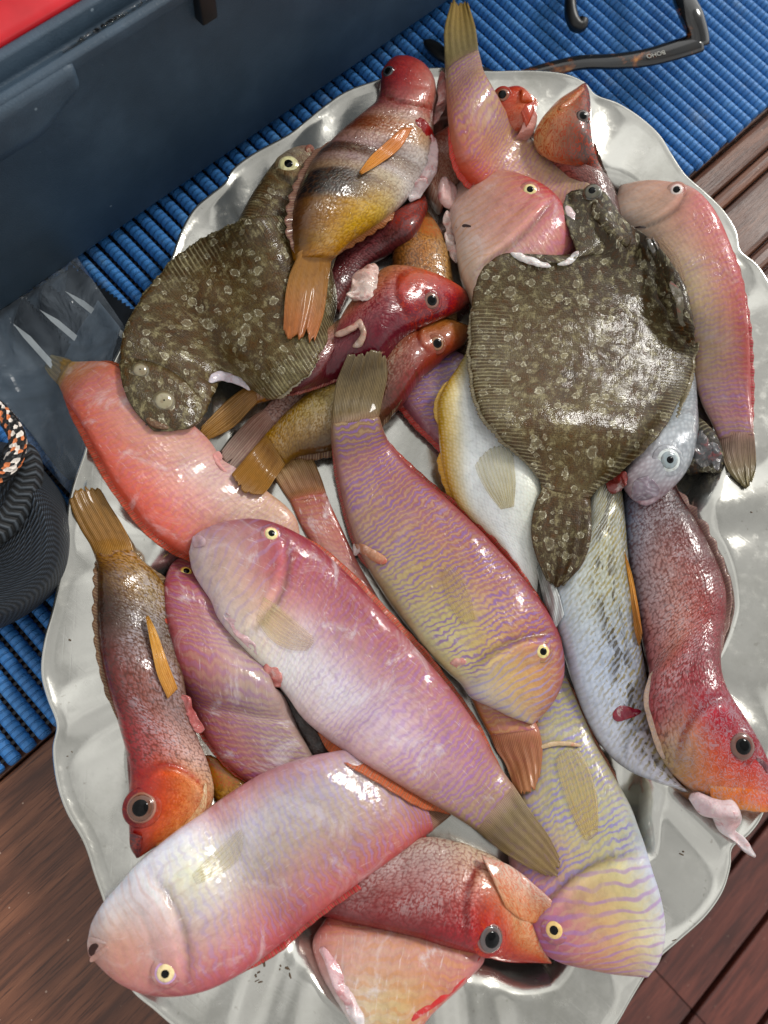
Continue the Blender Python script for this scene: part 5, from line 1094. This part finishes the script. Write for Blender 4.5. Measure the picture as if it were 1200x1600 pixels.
fish(CB, 'brown comber with a small orange eye and golden tail fin, under the red headed comber', [(735, 524), (716, 545), (690, 560), (665, 580), (641, 608), (615, 640), (590, 668), (565, 690), (530, 702), (495, 709), (465, 714), (446, 726)], [(735, 512), (715, 505), (690, 503), (660, 508), (630, 520), (605, 535), (578, 555), (550, 575), (520, 594), (488, 612), (458, 636), (414, 680)],
     [(0, ['#7a3a2c', '#9a5a3a', '#a06a40']), (.15, ['#8a3c34', '#a0603e', '#a8743e']), (.3, ['#7a3434', '#8a4a3c', '#8a5a40']), (.5, ['#4a3020', '#7a6448', '#a89070', '#8a7040']), (.75, ['#4a3214', '#84683c', '#a09060', '#a07824']), (1, ['#7a5818', '#9a7028', '#a07420'])],
     skin_comber('comber_brown', '#4a2e1c', '#bfb4a0', .0019, .6, .4, .3, '#7a3a1c', .4), TA=[(430, 748), (420, 764), (410, 775)], TB=[(395, 702), (375, 726), (362, 742)], tcol=['#a06a18', '#9a6414'], tail_rays='#6a3e10', ratio=.62, eyes=[((683, 537), 13.5, '#8a5034', '#8a5c38', .60, .85, .3)], gill=(.24, .0006, .1),
     fins=[('dorsal_fin', 'A', .35, .9, .003, '#4a2c1c', '#5a3a24', .6)], mouth=[([(737, 516), (725, 520), (712, 524)], [(737, 519), (725, 523), (713, 526)], '#4a2018')])
fish(CB, 'red headed comber in the middle of the heap with torn white gut behind its cheek', [(737, 473), (715, 488), (690, 499), (660, 511), (630, 526), (600, 548), (570, 570), (530, 590), (490, 605), (450, 616), (415, 625)], [(737, 466), (718, 452), (697, 440), (670, 429), (640, 424), (612, 432), (590, 455), (565, 478), (530, 500), (480, 530), (440, 560)],
     [(0, ['#5a1420', '#a03a30', '#c87060']), (.15, ['#5e101e', '#8c2430', '#b85840']), (.3, ['#5c1020', '#7c2630', '#a8523e', '#b07a5a']), (.45, ['#5a1824', '#803038', '#a87050', '#b09060']), (1, ['#4a2424', '#704440', '#8a6a50'])],
     skin_comber('comber_redhead', '#4a1420', '#cfa8a0', .0020, .3, .4, .34, '#c84a30', .4), ratio=.62, gill=(.33, .0007, .1), eyes=[((674, 470), 15, '#7a3430', '#7a4a38', .60, .84, .4)], fins=[('dorsal_fin', 'A', .35, .9, .0016, '#5a1a22', '#7a3030', .4)],
     flaps=[('gut_flap', [(558, 415), (548, 445), (540, 475)], [(592, 408), (590, 440), (584, 470)], '#cfaea4', .32, .003, .0034, None, '#d8c8c0'), ('gut_flap', [(520, 520), (550, 508), (563, 498), (572, 510)], [(525, 530), (552, 518), (560, 512), (562, 520)], '#b89a8c', .9, .003, .0006), ('entrail', [(566, 500), (573, 520), (566, 540), (552, 545)], [(558, 503), (563, 520), (558, 531), (550, 538)], '#a89080', .9, .003, .0004)],
     mouth=[([(738, 470), (722, 474), (705, 476)], [(738, 473), (722, 477), (706, 479)], '#4a1018')])
fish(RZ, 'razorfish lying tail up across the top rim, olive tail fin against the blue mat', [(965, 380), (930, 366), (885, 352), (840, 336), (800, 322), (765, 306), (735, 287), (716, 262), (706, 228), (700, 190), (697, 150), (696, 118)], [(960, 335), (940, 312), (915, 280), (885, 260), (852, 240), (822, 217), (798, 192), (780, 166), (766, 140), (757, 118), (752, 100), (748, 84)],
     [(0, ['#b0705c', '#b09078', '#a89480']), (.3, ['#b85048', '#bc8070', '#b8987e', '#a88c78']), (.6, ['#c03c34', '#bc7a64', '#b88a70', '#a8785c']), (.85, ['#b86a58', '#b07a6c', '#a88070', '#a88068']), (1, ['#a8886a', '#a0806c', '#9c8068'])],
     skin_razor('razor_top', '#8e5a9c', .0030, .3, .6, .0, .2, None, .12), TA=[(694, 78), (694, 44), (704, 4)], TB=[(746, 68), (742, 42), (731, 8)], tcol=['#9a8a58', '#b09040'], tail_rays='#7a6248', ratio=.56, bulge=.001, ragged=.0012, zadd=.010, stiff=14, fins=[('dorsal_fin', 'A', .35, .85, .003, '#d0302c', '#cc3c34', .2)])
fish(RZ, 'pink razorfish head facing left at the top centre, half covered by the right flatfish', [(712, 283), (735, 270), (770, 268), (806, 275), (836, 288), (862, 308), (882, 335), (893, 370), (895, 400), (890, 440), (880, 490), (870, 540), (860, 600), (855, 640)], [(707, 296), (703, 325), (705, 350), (712, 380), (714, 408), (722, 440), (736, 468), (750, 492), (765, 520), (778, 550), (790, 580), (800, 610), (810, 640), (820, 660)],
     [(0, ['#b08a80', '#b89a90', '#c0a8a0', '#c8a8a4']), (.12, ['#b8746c', '#c4948a', '#caa49c', '#ccb4ac']), (.25, ['#b03a48', '#c07a78', '#cc9c94', '#d0c4b8']), (.4, ['#b04a54', '#c07a7a', '#cc9a90', '#ccb89c']), (1, ['#b07078', '#b88a8a', '#c0a094'])],
     skin_razor('razor_pink', '#b07a9a', .0034, .3, .5, .36, .4, '#c8885a', .3), ratio=.56, gill=(.36, .0012, .05), eyes=[((828, 297), 12.5, '#d88a70', '#e4d290', .48, .80, .35)], mouth=[([(712, 352), (728, 350), (746, 357)], [(713, 359), (729, 361), (745, 362)], '#2a1012')],
     flaps=[('gill_flap', [(880, 322), (890, 350), (898, 375)], [(893, 322), (905, 350), (908, 375)], '#d8c4c4', .4, .002, .0008)])
fish(RZ, 'long pink razorfish lying alone along the right rim with its glossy red back outward', [(974, 290), (1000, 285), (1035, 284), (1070, 290), (1095, 305), (1118, 335), (1138, 380), (1155, 430), (1165, 480), (1171, 530), (1173, 580), (1174, 625), (1177, 662), (1178, 682)], [(967, 299), (962, 320), (967, 345), (986, 362), (1010, 380), (1027, 402), (1042, 432), (1060, 470), (1072, 510), (1079, 550), (1085, 595), (1097, 632), (1112, 662), (1122, 688)],
     [(0, ['#b08a7c', '#b4968a', '#b8a094']), (.14, ['#b8867c', '#c49a8a', '#c8a898', '#c0b0a4']), (.25, ['#b8545c', '#c88078', '#c89c88', '#c0a890']), (.45, ['#a83844', '#bc7468', '#b89a80', '#b09c78']), (.7, ['#a03c40', '#ac7868', '#a88c70', '#a88870']), (.92, ['#a05058', '#a8747a', '#a47874']), (1, ['#8a6058', '#94706a'])],
     skin_razor('razor_right', '#8a68a8', .0032, .10, .45, .24, .25, '#c88a64', .15), TA=[(1180, 705), (1180, 732), (1174, 748)], TB=[(1128, 712), (1138, 736), (1152, 752)], tcol=['#84685c', '#7c7044'], tail_rays='#5a4a34', ratio=.56, gill=(.20, .001, .06), eyes=[((1057, 297), 11, '#dca8a4', '#e8d8d0', .52, .78, .35)],
     fins=[('dorsal_fin', 'A', .35, .96, .0020, '#b83844', '#a83a40', .3)], mouth=[([(985, 352), (1000, 347), (1012, 352)], [(986, 358), (1001, 356), (1013, 357)], '#7a5a50')], pect=[('pectoral_fin', [(1020, 385), (1040, 410), (1052, 440)], [(1035, 372), (1060, 400), (1072, 435)], '#c0a080', '#b89a84', .0012, .2, '#c89878')])
fish('weever', 'slim silver blue fish with brown dashes lying under the big red comber', [(1075, 1238), (1052, 1212), (1034, 1170), (1022, 1120), (1010, 1070), (1000, 1020), (990, 970), (981, 910), (976, 850), (972, 800), (968, 760), (960, 700)], [(1060, 1232), (1020, 1219), (980, 1201), (946, 1172), (920, 1130), (901, 1080), (885, 1030), (869, 980), (860, 930), (872, 890), (900, 840), (915, 780)],
     [(0, ['#c0b8c0', '#c4c0c8', '#c8c4cc']), (.14, ['#9a8e7c', '#b0acb8', '#c4c6d0']), (.28, ['#807e78', '#b4b8c4', '#c8ccd8']), (.45, ['#6e7078', '#8e96a4', '#b4bed0', '#c4ccda']), (.7, ['#767468', '#94947c', '#b0b4ac', '#b8c2cc']), (1, ['#7a7860', '#908c70', '#a0a094'])],
     skin_silver('weever_skin', '#857538', .75), ratio=.6, gill=(.22, .0012, .1), hmax=.014, pect=[('pelvic_fin', [(862, 990), (852, 950), (844, 915), (838, 890)], [(882, 960), (872, 925), (862, 900), (850, 880)], '#ccd0d4', '#c4c8c4', .002, .8, '#a8a89a')], flaps=[('gill_slit', [(955, 1113), (972, 1102), (1000, 1108)], [(960, 1130), (980, 1124), (1004, 1114)], '#7a2c3a', .2, .0004, .0006)])
fish(CB, 'big red comber on the right whose snout pokes over the tray rim', [(1232, 1258), (1208, 1215), (1185, 1165), (1158, 1117), (1137, 1082), (1127, 1050), (1128, 1010), (1133, 970), (1132, 930), (1120, 890), (1102, 848), (1082, 810), (1062, 778), (1045, 745), (1030, 700)], [(1232, 1270), (1180, 1266), (1115, 1252), (1072, 1228), (1040, 1195), (1020, 1150), (1008, 1098), (1014, 1050), (1006, 1010), (998, 970), (990, 920), (981, 870), (977, 820), (975, 780), (975, 720)],
     [(0, ['#8a2024', '#b8402c', '#cc6a34']), (.12, ['#7a1424', '#b03a30', '#cc6034', '#cc7c44']), (.22, ['#7c1428', '#a82c34', '#c05a40', '#cc8a5c']), (.32, ['#84182c', '#a02c3a', '#b0785c', '#b09a74']), (.40, ['#6e1020', '#8a1a26', '#a04c4a', '#a04a50']), (.52, ['#6e1420', '#96342e', '#b87868', '#a8686a']), (.72, ['#40161a', '#7c342e', '#a0746c', '#a09098']), (.85, ['#24100f', '#44201f', '#6c5a5e', '#8088a0']), (1, ['#2e1e20', '#4a3434', '#6a6468'])],
     skin_comber('comber_big', '#4e1c18', '#cfc8ce', .0020, .48, .6, .37, '#98909a', .5), ratio=.62, hmax=.019, gill=(.335, .0014, .06), eyes=[((1158, 1166), 22, '#8a443c', '#5e3024', .58, .86, .5)],
     pect=[('pectoral_fin', [(998, 1010), (985, 965), (978, 915), (973, 868)], [(1003, 985), (996, 940), (988, 900), (976, 862)], '#a8641c', '#d0902c', .003, 1.0, '#a86414')], fins=[('dorsal_fin', 'A', .42, .95, .0034, '#5a2a2a', '#8a6a66', .9)],
     flaps=[('gill_cover', [(1014, 1048), (1006, 1095), (1018, 1148), (1034, 1192)], [(1024, 1050), (1018, 1095), (1030, 1140), (1044, 1180)], '#ccb09a', .3, .0012, .0005), ('jaw', [(1105, 1222), (1140, 1222), (1180, 1226), (1228, 1246)], [(1112, 1250), (1145, 1262), (1185, 1270), (1232, 1274)], [(0, ['#cc8a44', '#cc7030', '#c8843c']), (1, ['#cc5228', '#c4442a', '#cc7a3c'])], .22, .0012, .0003),
      ('nostril', [(1180, 1186), (1190, 1196), (1198, 1210)], [(1186, 1182), (1197, 1192), (1203, 1206)], '#5a3038', .4, .0006, .0003)])
fish('dark_fish', 'blackish wet fish tail end poking out below the right flatfish', [(1126, 738), (1131, 715), (1124, 688), (1105, 662), (1085, 650), (1060, 640)], [(1122, 740), (1100, 738), (1078, 742), (1060, 728), (1050, 705), (1040, 690)],
     [(0, ['#3a3a3c', '#4a4b4c', '#2e2e30']), (1, ['#2c2c2e', '#3a3a3a'])], skin_flat('dark_skin'), ratio=.45, lumps=.0028,
     flaps=[('torn_fin', [(1095, 665), (1108, 690), (1122, 720)], [(1075, 690), (1085, 715), (1100, 736)], '#4c4c4e', .25, .001, .0022), ('torn_fin', [(1120, 690), (1128, 710), (1124, 735)], [(1106, 690), (1112, 715), (1114, 735)], '#5a5a5c', .3, .001, .002)], Nb=60, stiff=5)
fish('bream', 'grey bream with a big white eye squeezed out under the right flatfish', [(1022, 786), (1045, 768), (1068, 742), (1085, 700), (1092, 660), (1088, 620), (1080, 580), (1060, 530)], [(1000, 788), (984, 776), (974, 756), (976, 730), (988, 700), (1000, 660), (1010, 620), (1010, 560)],
     [(0, ['#9a7f88', '#c0a6ae', '#a87f8a']), (.2, ['#7d8288', '#a3a6ac', '#9a8a90']), (.5, ['#7f858a', '#b0b6ba', '#a8a8aa']), (1, ['#6f7478', '#9aa0a4'])], skin_silver('bream_grey'), ratio=.62, lumps=.0016,
     eyes=[((1045, 719), 20, '#c8d0ce', '#8c9a9e', .34, .70, .4)], flaps=[('lip', [(1008, 740), (990, 756), (985, 780)], [(1030, 752), (1026, 772), (1006, 786)], '#8f808c', .2, .0004, .0022), ('gut_flap', [(975, 735), (958, 745), (945, 760)], [(980, 757), (968, 768), (952, 772)], '#7c3c38', .4, .001, .003)], stiff=7)
FX = fish('gut_piece', 'white torn throat flesh hanging from the big red comber over the lower right rim', [(1076, 1248), (1092, 1270), (1110, 1274), (1126, 1300), (1150, 1316), (1164, 1332), (1176, 1339)], [(1092, 1238), (1122, 1248), (1146, 1250), (1152, 1272), (1146, 1294), (1162, 1308), (1180, 1334)],
     [(0, ['#d4c4c8', '#cdb4b8']), (.5, ['#d8cdd0', '#d0a8a8', '#d8ccce']), (1, ['#dcd6d8', '#d8d0d2'])], FLESH, ratio=.6, cat='fish flesh', lumps=.0048, Nb=60, stiff=6, zadd=.002)
fish(FL, 'brown ringed flatfish on the right of the heap, tail fin pointing down', [(884, 305), (880, 330), (890, 365), (902, 392), (880, 409), (850, 411), (820, 402), (795, 395), (768, 407), (748, 432), (738, 470), (736, 520), (735, 565), (741, 612), (756, 652), (785, 688), (815, 715), (838, 742), (846, 765)],
     [(905, 296), (935, 293), (955, 312), (975, 342), (1000, 362), (1020, 375), (1035, 392), (1050, 412), (1065, 438), (1078, 470), (1085, 510), (1084, 550), (1076, 595), (1058, 632), (1032, 675), (998, 712), (965, 742), (937, 762), (922, 778)],
     [(0, ['#3e3a30', '#4a463a', '#3c3a32']), (.25, ['#5a5344', '#4e483c', '#44403a']), (.5, ['#6a6350', '#655c48', '#5e5644', '#4c473e']), (1, ['#665e4a', '#6a604a', '#5e5644'])], skin_flat('flatfish_right'), TA=[(834, 795), (829, 835), (838, 875), (852, 902)], TB=[(924, 810), (922, 848), (908, 884), (886, 908)], tcol=['#665c48', '#5c5342'], tail_rays='#8a836c',
     ratio=.10, hmax=.0048, squash=.1, stiff=18, lumps=.0009, zadd=.001, tilt_k=.8, eyes=[((925, 302), 15, '#3c3a2e', '#4c4a38', .42, .8, .8), ((1017, 387), 17, '#45423a', '#3c3a32', .45, .8, .9)],
     fins=[('dorsal_fin', 'A', .45, .97, .0018, '#5a513c', '#756c56', 1.2), ('anal_fin', 'B', .5, .97, .0020, '#5a513c', '#756c56', 1.2)], flaps=[('torn_rim', [(795, 390), (830, 402), (862, 412)], [(800, 402), (832, 414), (862, 420)], '#d8d4d2', .6, .0012, .0012), ('torn_rim', [(868, 412), (885, 405), (900, 390)], [(874, 418), (892, 412), (908, 396)], '#d0ccca', .6, .0012, .0008),
      ('brow', [(930, 310), (960, 345), (990, 375)], [(918, 325), (945, 360), (975, 392)], '#4c483c', .5, .0, .001, None), ('pectoral_fin', [(1040, 440), (1055, 470), (1060, 510)], [(1062, 432), (1076, 470), (1076, 510)], '#5c5544', .12, .0008, .0004)], mouth=[([(884, 312), (895, 330), (912, 340)], [(888, 310), (899, 326), (914, 336)], '#1c1a16')])
fish(FL, 'brown mottled flatfish on the left, both eyes near the lower left corner of its head', [(231, 668), (208, 640), (192, 606), (186, 570), (192, 530), (207, 490), (232, 450), (268, 412), (310, 380), (352, 354), (390, 341), (425, 338), (455, 340), (482, 345)],
     [(248, 675), (272, 672), (300, 664), (322, 642), (335, 612), (352, 594), (390, 608), (425, 625), (460, 604), (488, 577), (506, 548), (520, 512), (526, 470), (518, 425)],
     [(0, ['#4e4a3c', '#565040', '#4a4638']), (.2, ['#524c3c', '#5e5542', '#665c48']), (.5, ['#5a5240', '#6a5e46', '#706850', '#7a7660']), (1, ['#54503c', '#645a46', '#6c664e'])], skin_flat('flatfish_left'), TA=[(500, 335), (520, 325)], TB=[(528, 395), (540, 370)], tcol=['#665c48', '#5c5342'],
     ratio=.11, hmax=.0055, squash=.1, stiff=10, lumps=.0010, zadd=.001, tilt_k=.8, gill=(.22, .0012, .06), eyes=[((256, 627), 19, '#6a6048', '#938a6c', .10, .74, .5), ((219, 579), 15, '#5c543e', '#847a5e', .10, .72, .55)],
     fins=[('dorsal_fin', 'A', .3, .9, .0012, '#4a4430', '#5c543c', 1.0), ('anal_fin', 'B', .5, .93, .0018, '#7a745c', '#a09a84', 1.0)],
     flaps=[('lip', [(225, 656), (240, 668), (262, 672)], [(232, 650), (246, 658), (264, 664)], '#8a7670', .6, .0008, .0005), ('belly_slit', [(322, 588), (345, 580), (378, 592), (392, 606)], [(330, 603), (348, 596), (374, 603), (390, 614)], '#c4bcc4', .5, .0012, .0010)], mouth=[([(226, 662), (240, 658), (256, 660)], [(228, 666), (242, 663), (256, 664)], '#2c2018')])
fish(CB, 'banded brown and yellow comber near the top with a red head and orange tail fin', [(630, 93), (611, 97), (599, 110), (594, 130), (588, 158), (566, 178), (540, 200), (515, 222), (490, 248), (471, 284), (460, 316), (456, 350), (459, 382), (463, 405)], [(640, 94), (662, 108), (677, 128), (681, 152), (676, 180), (674, 205), (672, 235), (664, 268), (646, 300), (624, 324), (596, 346), (566, 366), (540, 384), (518, 406)],
     [(0, ['#742022', '#903030', '#a04a40']), (.12, ['#5a1c22', '#8a343a', '#a85850', '#c08e80']), (.24, ['#5a2828', '#985658', '#b87a70', '#b05048']), (.32, ['#6a443c', '#ac8478', '#b8988c', '#c49a84']), (.365, ['#4a2018', '#84401c', '#a87048', '#c8a890']), (.40, ['#481e14', '#803a18', '#a87850', '#c8b4a4']), (.44, ['#7a5a50', '#a48078', '#b8a49c', '#d0ccc8']), (.48, ['#7a5a54', '#a08484', '#b4a8a4', '#d0ccc8']), (.515, ['#2a120c', '#4a2418', '#7a645a', '#ccc8c4']), (.56, ['#24100a', '#442018', '#8a7468', '#ccc8c4']), (.60, ['#6a5248', '#9a8486', '#b8aca6', '#d8d4d0']), (.645, ['#6e5640', '#9c8674', '#bcac90', '#d8d4d0']), (.675, ['#0c0504', '#1c0e0a', '#8a7050', '#d8d4c8']), (.745, ['#0c0504', '#20120a', '#a88030', '#d4c49a']), (.78, ['#4a2e18', '#9a6c24', '#c49a30', '#d0b468']), (.86, ['#4a2c18', '#a07028', '#c49a2c', '#b88430']), (.92, ['#5a3c1c', '#a87c30', '#b88a34', '#a8702c']), (1, ['#8a5a20', '#a8742c', '#a06a28'])],
     skin_comber('comber_banded', '#5a3a24', '#d0c4a8', .0022, .3, .35, .22, '#c05048', .3, .0, '#2c1814'), TA=[(452, 432), (445, 470), (442, 520)], TB=[(513, 440), (506, 488), (492, 530)], tcol=['#a46a18', '#b8601c'], tail_rays='#6a3c10', ratio=.6, gill=(.245, .0011, .05), ragged=.0012, bulge=.001,
     eyes=[((607, 112), 9, '#4a3034', '#2c3038', .6, .86, .5)], fins=[('dorsal_fin', 'A', .45, .97, .0040, '#4a2c22', '#7a5448', .8), ('anal_fin', 'B', .70, .97, .0042, '#b07030', '#9a5a30', .6)],
     pect=[('pectoral_fin', [(622, 205), (600, 225), (578, 245), (562, 268)], [(645, 200), (625, 232), (595, 255), (566, 272)], '#c46a28', '#cc8420', .003, 1.0, '#a85a10')],
     mouth=[([(606, 99), (618, 108), (634, 116)], [(603, 104), (616, 112), (633, 119)], '#4a1418')], flaps=[('throat_flap', [(682, 120), (684, 160), (672, 200)], [(694, 106), (700, 150), (690, 185)], '#c88a84', .35, -.004, .0012, None, '#cca09a'), ('gut_flap', [(662, 200), (668, 240), (650, 280), (632, 318)], [(684, 215), (686, 245), (680, 275), (655, 312)], '#d0b0b0', .5, .0, .0026, None, '#d4c8c8'), ('gut_flap', [(645, 186), (655, 205), (668, 220)], [(658, 180), (672, 198), (682, 215)], '#8a3232', .2, .0004, .0014)])
fish(CB, 'comber with gaping orange jaws at the bottom, dark blue eye and blood red nape', [(862, 1505), (832, 1503), (790, 1500), (735, 1489), (700, 1480), (660, 1468), (620, 1458), (575, 1448), (535, 1440), (495, 1428), (440, 1400)], [(858, 1499), (844, 1472), (830, 1440), (792, 1358), (735, 1324), (705, 1314), (675, 1308), (645, 1312), (620, 1318), (590, 1330), (540, 1340)],
     [(0, ['#a02824', '#c05a40', '#cc8a68', '#cca090']), (.1, ['#a02028', '#b83c30', '#cc8458', '#cfa080']), (.25, ['#a01420', '#b03c34', '#c89870', '#ccb49c']), (.4, ['#8a1420', '#a03c38', '#b88870', '#c4b49c']), (.6, ['#7a2428', '#8e4a48', '#a88480', '#b0a090']), (1, ['#7a3c3c', '#98706c', '#a89490'])],
     skin_comber('comber_gape', '#6a1c1e', '#d4cccc', .0018, .45, .55, .38, '#c44a24', .5), ratio=.6, nose=.6, gill=(.42, .0011, .08), eyes=[((766, 1466), 22, '#8a5048', '#4e4242', .58, .84, .5)],
     flaps=[('mouth_lining', [(800, 1425), (828, 1428), (856, 1432)], [(812, 1455), (832, 1456), (846, 1462)], '#c8908c', .3, -.003, .0008), ('jaw', [(752, 1336), (800, 1354), (852, 1396), (899, 1437)], [(790, 1420), (826, 1443), (862, 1437), (897, 1446)], [(0, ['#ccb0a0', '#cc9068']), (.6, ['#d4beb4', '#d08a5c']), (1, ['#c4583c', '#bc4c34'])], .22, .001, .0003)])
fish(RZ, 'mauve razorfish slanting down the centre, yellow striped cheek at its lower end', [(836, 1129), (852, 1112), (868, 1088), (878, 1055), (876, 1015), (862, 975), (840, 940), (810, 900), (780, 865), (746, 828), (706, 790), (666, 755), (636, 728), (613, 700), (599, 674), (592, 652)], [(826, 1130), (800, 1121), (770, 1106), (738, 1090), (722, 1068), (700, 1048), (668, 1016), (643, 985), (614, 948), (590, 912), (571, 880), (554, 845), (540, 800), (528, 745), (519, 695), (517, 662)],
     [(0, ['#a86a58', '#bc9478', '#c4b49c']), (.12, ['#985058', '#c08a5c', '#c8a474', '#c0b8b8']), (.24, ['#8c3848', '#b0705c', '#b89a68', '#c0b484']), (.34, ['#8c404c', '#b07a70', '#b4a46c', '#b8ae88']), (.5, ['#883c44', '#a46c5c', '#a88c60', '#aa9c78']), (.7, ['#8c4048', '#a06460', '#a07664', '#a48478']), (.9, ['#985058', '#a06a68', '#9c6a68']), (1, ['#84604c', '#84644c', '#806450'])],
     skin_razor('razor_mauve', '#7a5a98', .0030, .8, .75, .21, .6, '#8a88c0', .10), TA=[(598, 622), (605, 588), (603, 560)], TB=[(520, 630), (526, 597), (540, 562)], tcol=['#74603c', '#6e5c40'], tail_rays='#4a3c28', ratio=.56, gill=(.225, .0024, .04), eyes=[((848, 1018), 14, '#c86a70', '#e6d488', .48, .80, .35)],
     fins=[('dorsal_fin', 'A', .18, .93, .0026, '#a8322c', '#b03c30', .3), ('anal_fin', 'B', .62, .95, .0016, '#8a3034', '#98403a', .3)], pect=[('pectoral_fin', [(722, 978), (702, 945), (692, 915), (690, 893)], [(742, 968), (736, 935), (724, 905), (708, 888)], '#b89a50', '#b09068', .0015, .15, '#d8c898')],
     flaps=[('gut_flap', [(695, 1035), (712, 1042), (728, 1062)], [(722, 1018), (734, 1030), (738, 1055)], '#c89c94', .4, -.0015, .0014), ('belly_slit', [(548, 850), (565, 850), (590, 862), (608, 872)], [(555, 862), (570, 868), (590, 880), (602, 884)], '#b88a70', .45, .0012, .0006), ('torn_skin', [(550, 848), (556, 850), (562, 852)], [(551, 868), (557, 868), (562, 864)], '#d0c4c0', .7, .0016, .0006)],
     mouth=[([(566, 855), (575, 853), (583, 862)], [(568, 862), (576, 864), (582, 866)], '#3a1020'), ([(818, 1102), (826, 1110), (832, 1122)], [(814, 1106), (822, 1115), (830, 1124)], '#8a7a70')])
fish(RZ, 'pale pink razorfish at the lower left with its parted lips over the tray rim', [(143, 1494), (165, 1513), (195, 1536), (230, 1551), (275, 1554), (320, 1546), (360, 1529), (400, 1503), (440, 1473), (480, 1441), (520, 1409), (560, 1378), (600, 1350), (640, 1322), (672, 1300)], [(140, 1464), (147, 1438), (166, 1406), (190, 1378), (212, 1352), (242, 1325), (277, 1297), (312, 1272), (347, 1247), (385, 1222), (422, 1202), (460, 1188), (505, 1177), (560, 1172), (620, 1182)],
     [(0, ['#c4908c', '#c89c98', '#cfb4b0', '#cfc8cc']), (.10, ['#c07478', '#cc8880', '#d49c90', '#dcc8c4', '#dce0ea']), (.22, ['#b45c68', '#c4888a', '#d4aeac', '#e0d4d8', '#dce0ec']), (.32, ['#ac4858', '#c08c8c', '#c8bcb8', '#dcdcc4', '#dadcec']), (.5, ['#ac4452', '#b87c7c', '#b4a49c', '#c8c4cc', '#c07c80']), (.75, ['#b44c52', '#b07c7a', '#b09a92', '#b4a8ac', '#b0808a']), (1, ['#b04a50', '#a87472', '#a88c88', '#a8949c'])],
     skin_razor('razor_pale', '#9088c8', .0032, .22, .36, .27, .28, '#c8907c', .35), TA=[(700, 1278), (722, 1258), (735, 1245)], TB=[(655, 1190), (685, 1200), (705, 1208)], tcol=['#a87c6a', '#a07c60'], ratio=.54, gill=(.265, .0016, .06), eyes=[((259, 1520), 17, '#c898c8', '#f0d8a0', .40, .74, .38)],
     fins=[('dorsal_fin', 'A', .35, .98, .0022, '#b83038', '#b43a38', .3)], pect=[('pectoral_fin', [(300, 1366), (330, 1336), (355, 1312), (372, 1296)], [(308, 1382), (345, 1366), (372, 1345), (380, 1322)], '#d4c88c', '#c4b8a0', .0015, .18, '#ccb878')],
     mouth=[([(136, 1473), (148, 1472), (166, 1474)], [(139, 1498), (152, 1489), (166, 1476)], '#2e1c16')], flaps=[('lip', [(138, 1462), (150, 1465), (168, 1472)], [(138, 1473), (150, 1472), (166, 1475)], '#d0b0ac', .3, .0006, .0003), ('lip', [(166, 1477), (152, 1488), (139, 1497)], [(172, 1482), (156, 1496), (141, 1506)], '#cf9c94', .3, .0006, .0003)])
fish(RZ, 'largest pink razorfish, topmost in the heap, lying from the centre left to the lower right', [(299, 856), (303, 838), (322, 826), (350, 816), (385, 811), (420, 815), (455, 830), (490, 852), (525, 882), (560, 915), (600, 958), (640, 1002), (680, 1050), (715, 1095), (745, 1140), (775, 1190), (803, 1228)], [(298, 866), (302, 890), (317, 918), (331, 940), (341, 966), (360, 992), (380, 1014), (402, 1038), (427, 1064), (450, 1090), (473, 1122), (505, 1150), (545, 1180), (595, 1210), (645, 1240), (700, 1270), (745, 1298)],
     [(0, ['#b09098', '#bca8a8', '#c4b4b4', '#c8bcc0']), (.10, ['#a0646c', '#c09a94', '#cfb0a4', '#cfc0c4']), (.22, ['#8c3446', '#a85460', '#d0a898', '#e2dccc']), (.35, ['#8c3444', '#b06e78', '#e0dade', '#e6e2e0']), (.5, ['#94404c', '#b88890', '#e0dce6', '#dcc0c0']), (.65, ['#a05660', '#b88894', '#ccb8c8', '#c8a0a4']), (.85, ['#a86a6e', '#b07c88', '#b48a94', '#b8887c']), (1, ['#a07a68', '#a08070', '#9c8268'])],
     skin_razor('razor_largest', '#9468b4', .0034, .12, .55, .22, .3, '#9a88c0', .55), TA=[(830, 1268), (855, 1302), (874, 1338)], TB=[(778, 1326), (815, 1350), (848, 1368)], tcol=['#948058', '#9a7c44'], tail_rays='#7a5a70', ratio=.54, hmax=.019, gill=(.235, .0010, .05), eyes=[((424, 834), 14, '#d8807c', '#e6d898', .46, .78, .35)],
     fins=[('dorsal_fin', 'A', .22, .95, .0030, '#b04432', '#b85038', .35), ('anal_fin', 'B', .55, .93, .0042, '#c0603a', '#b85a34', .5)], pect=[('pectoral_fin', [(412, 932), (436, 948), (465, 972), (488, 992)], [(400, 968), (422, 998), (450, 1014), (478, 1016)], '#d8c48c', '#c8a890', .0016, .22, '#dcc89a')],
     flaps=[('gut_flap', [(345, 960), (365, 985), (385, 1010), (405, 1030)], [(360, 955), (380, 978), (402, 1005), (416, 1032)], '#c4a4a8', .2, .0004, .0020), ('entrail', [(405, 1045), (418, 1058), (428, 1078)], [(422, 1028), (438, 1050), (445, 1072)], '#c88a84', .55, .0006, .0016), ('lip', [(299, 838), (310, 836), (322, 840)], [(300, 858), (312, 856), (322, 854)], '#b89aa0', .22, .0002, .0006)],
     mouth=[([(301, 845), (308, 842), (316, 843)], [(302, 850), (309, 848), (316, 847)], '#8a4848')])

# ------------------------------------------------------------------ the whole pile shares its group phrases
for o in COL.objects:
    if o.parent is None and 'category' in o.keys() and not o.get('group'):
        g_ = {RZ: G_R, CB: G_C, FL: G_F}.get(o.name.split('.')[0])
        if g_: o['group'] = g_
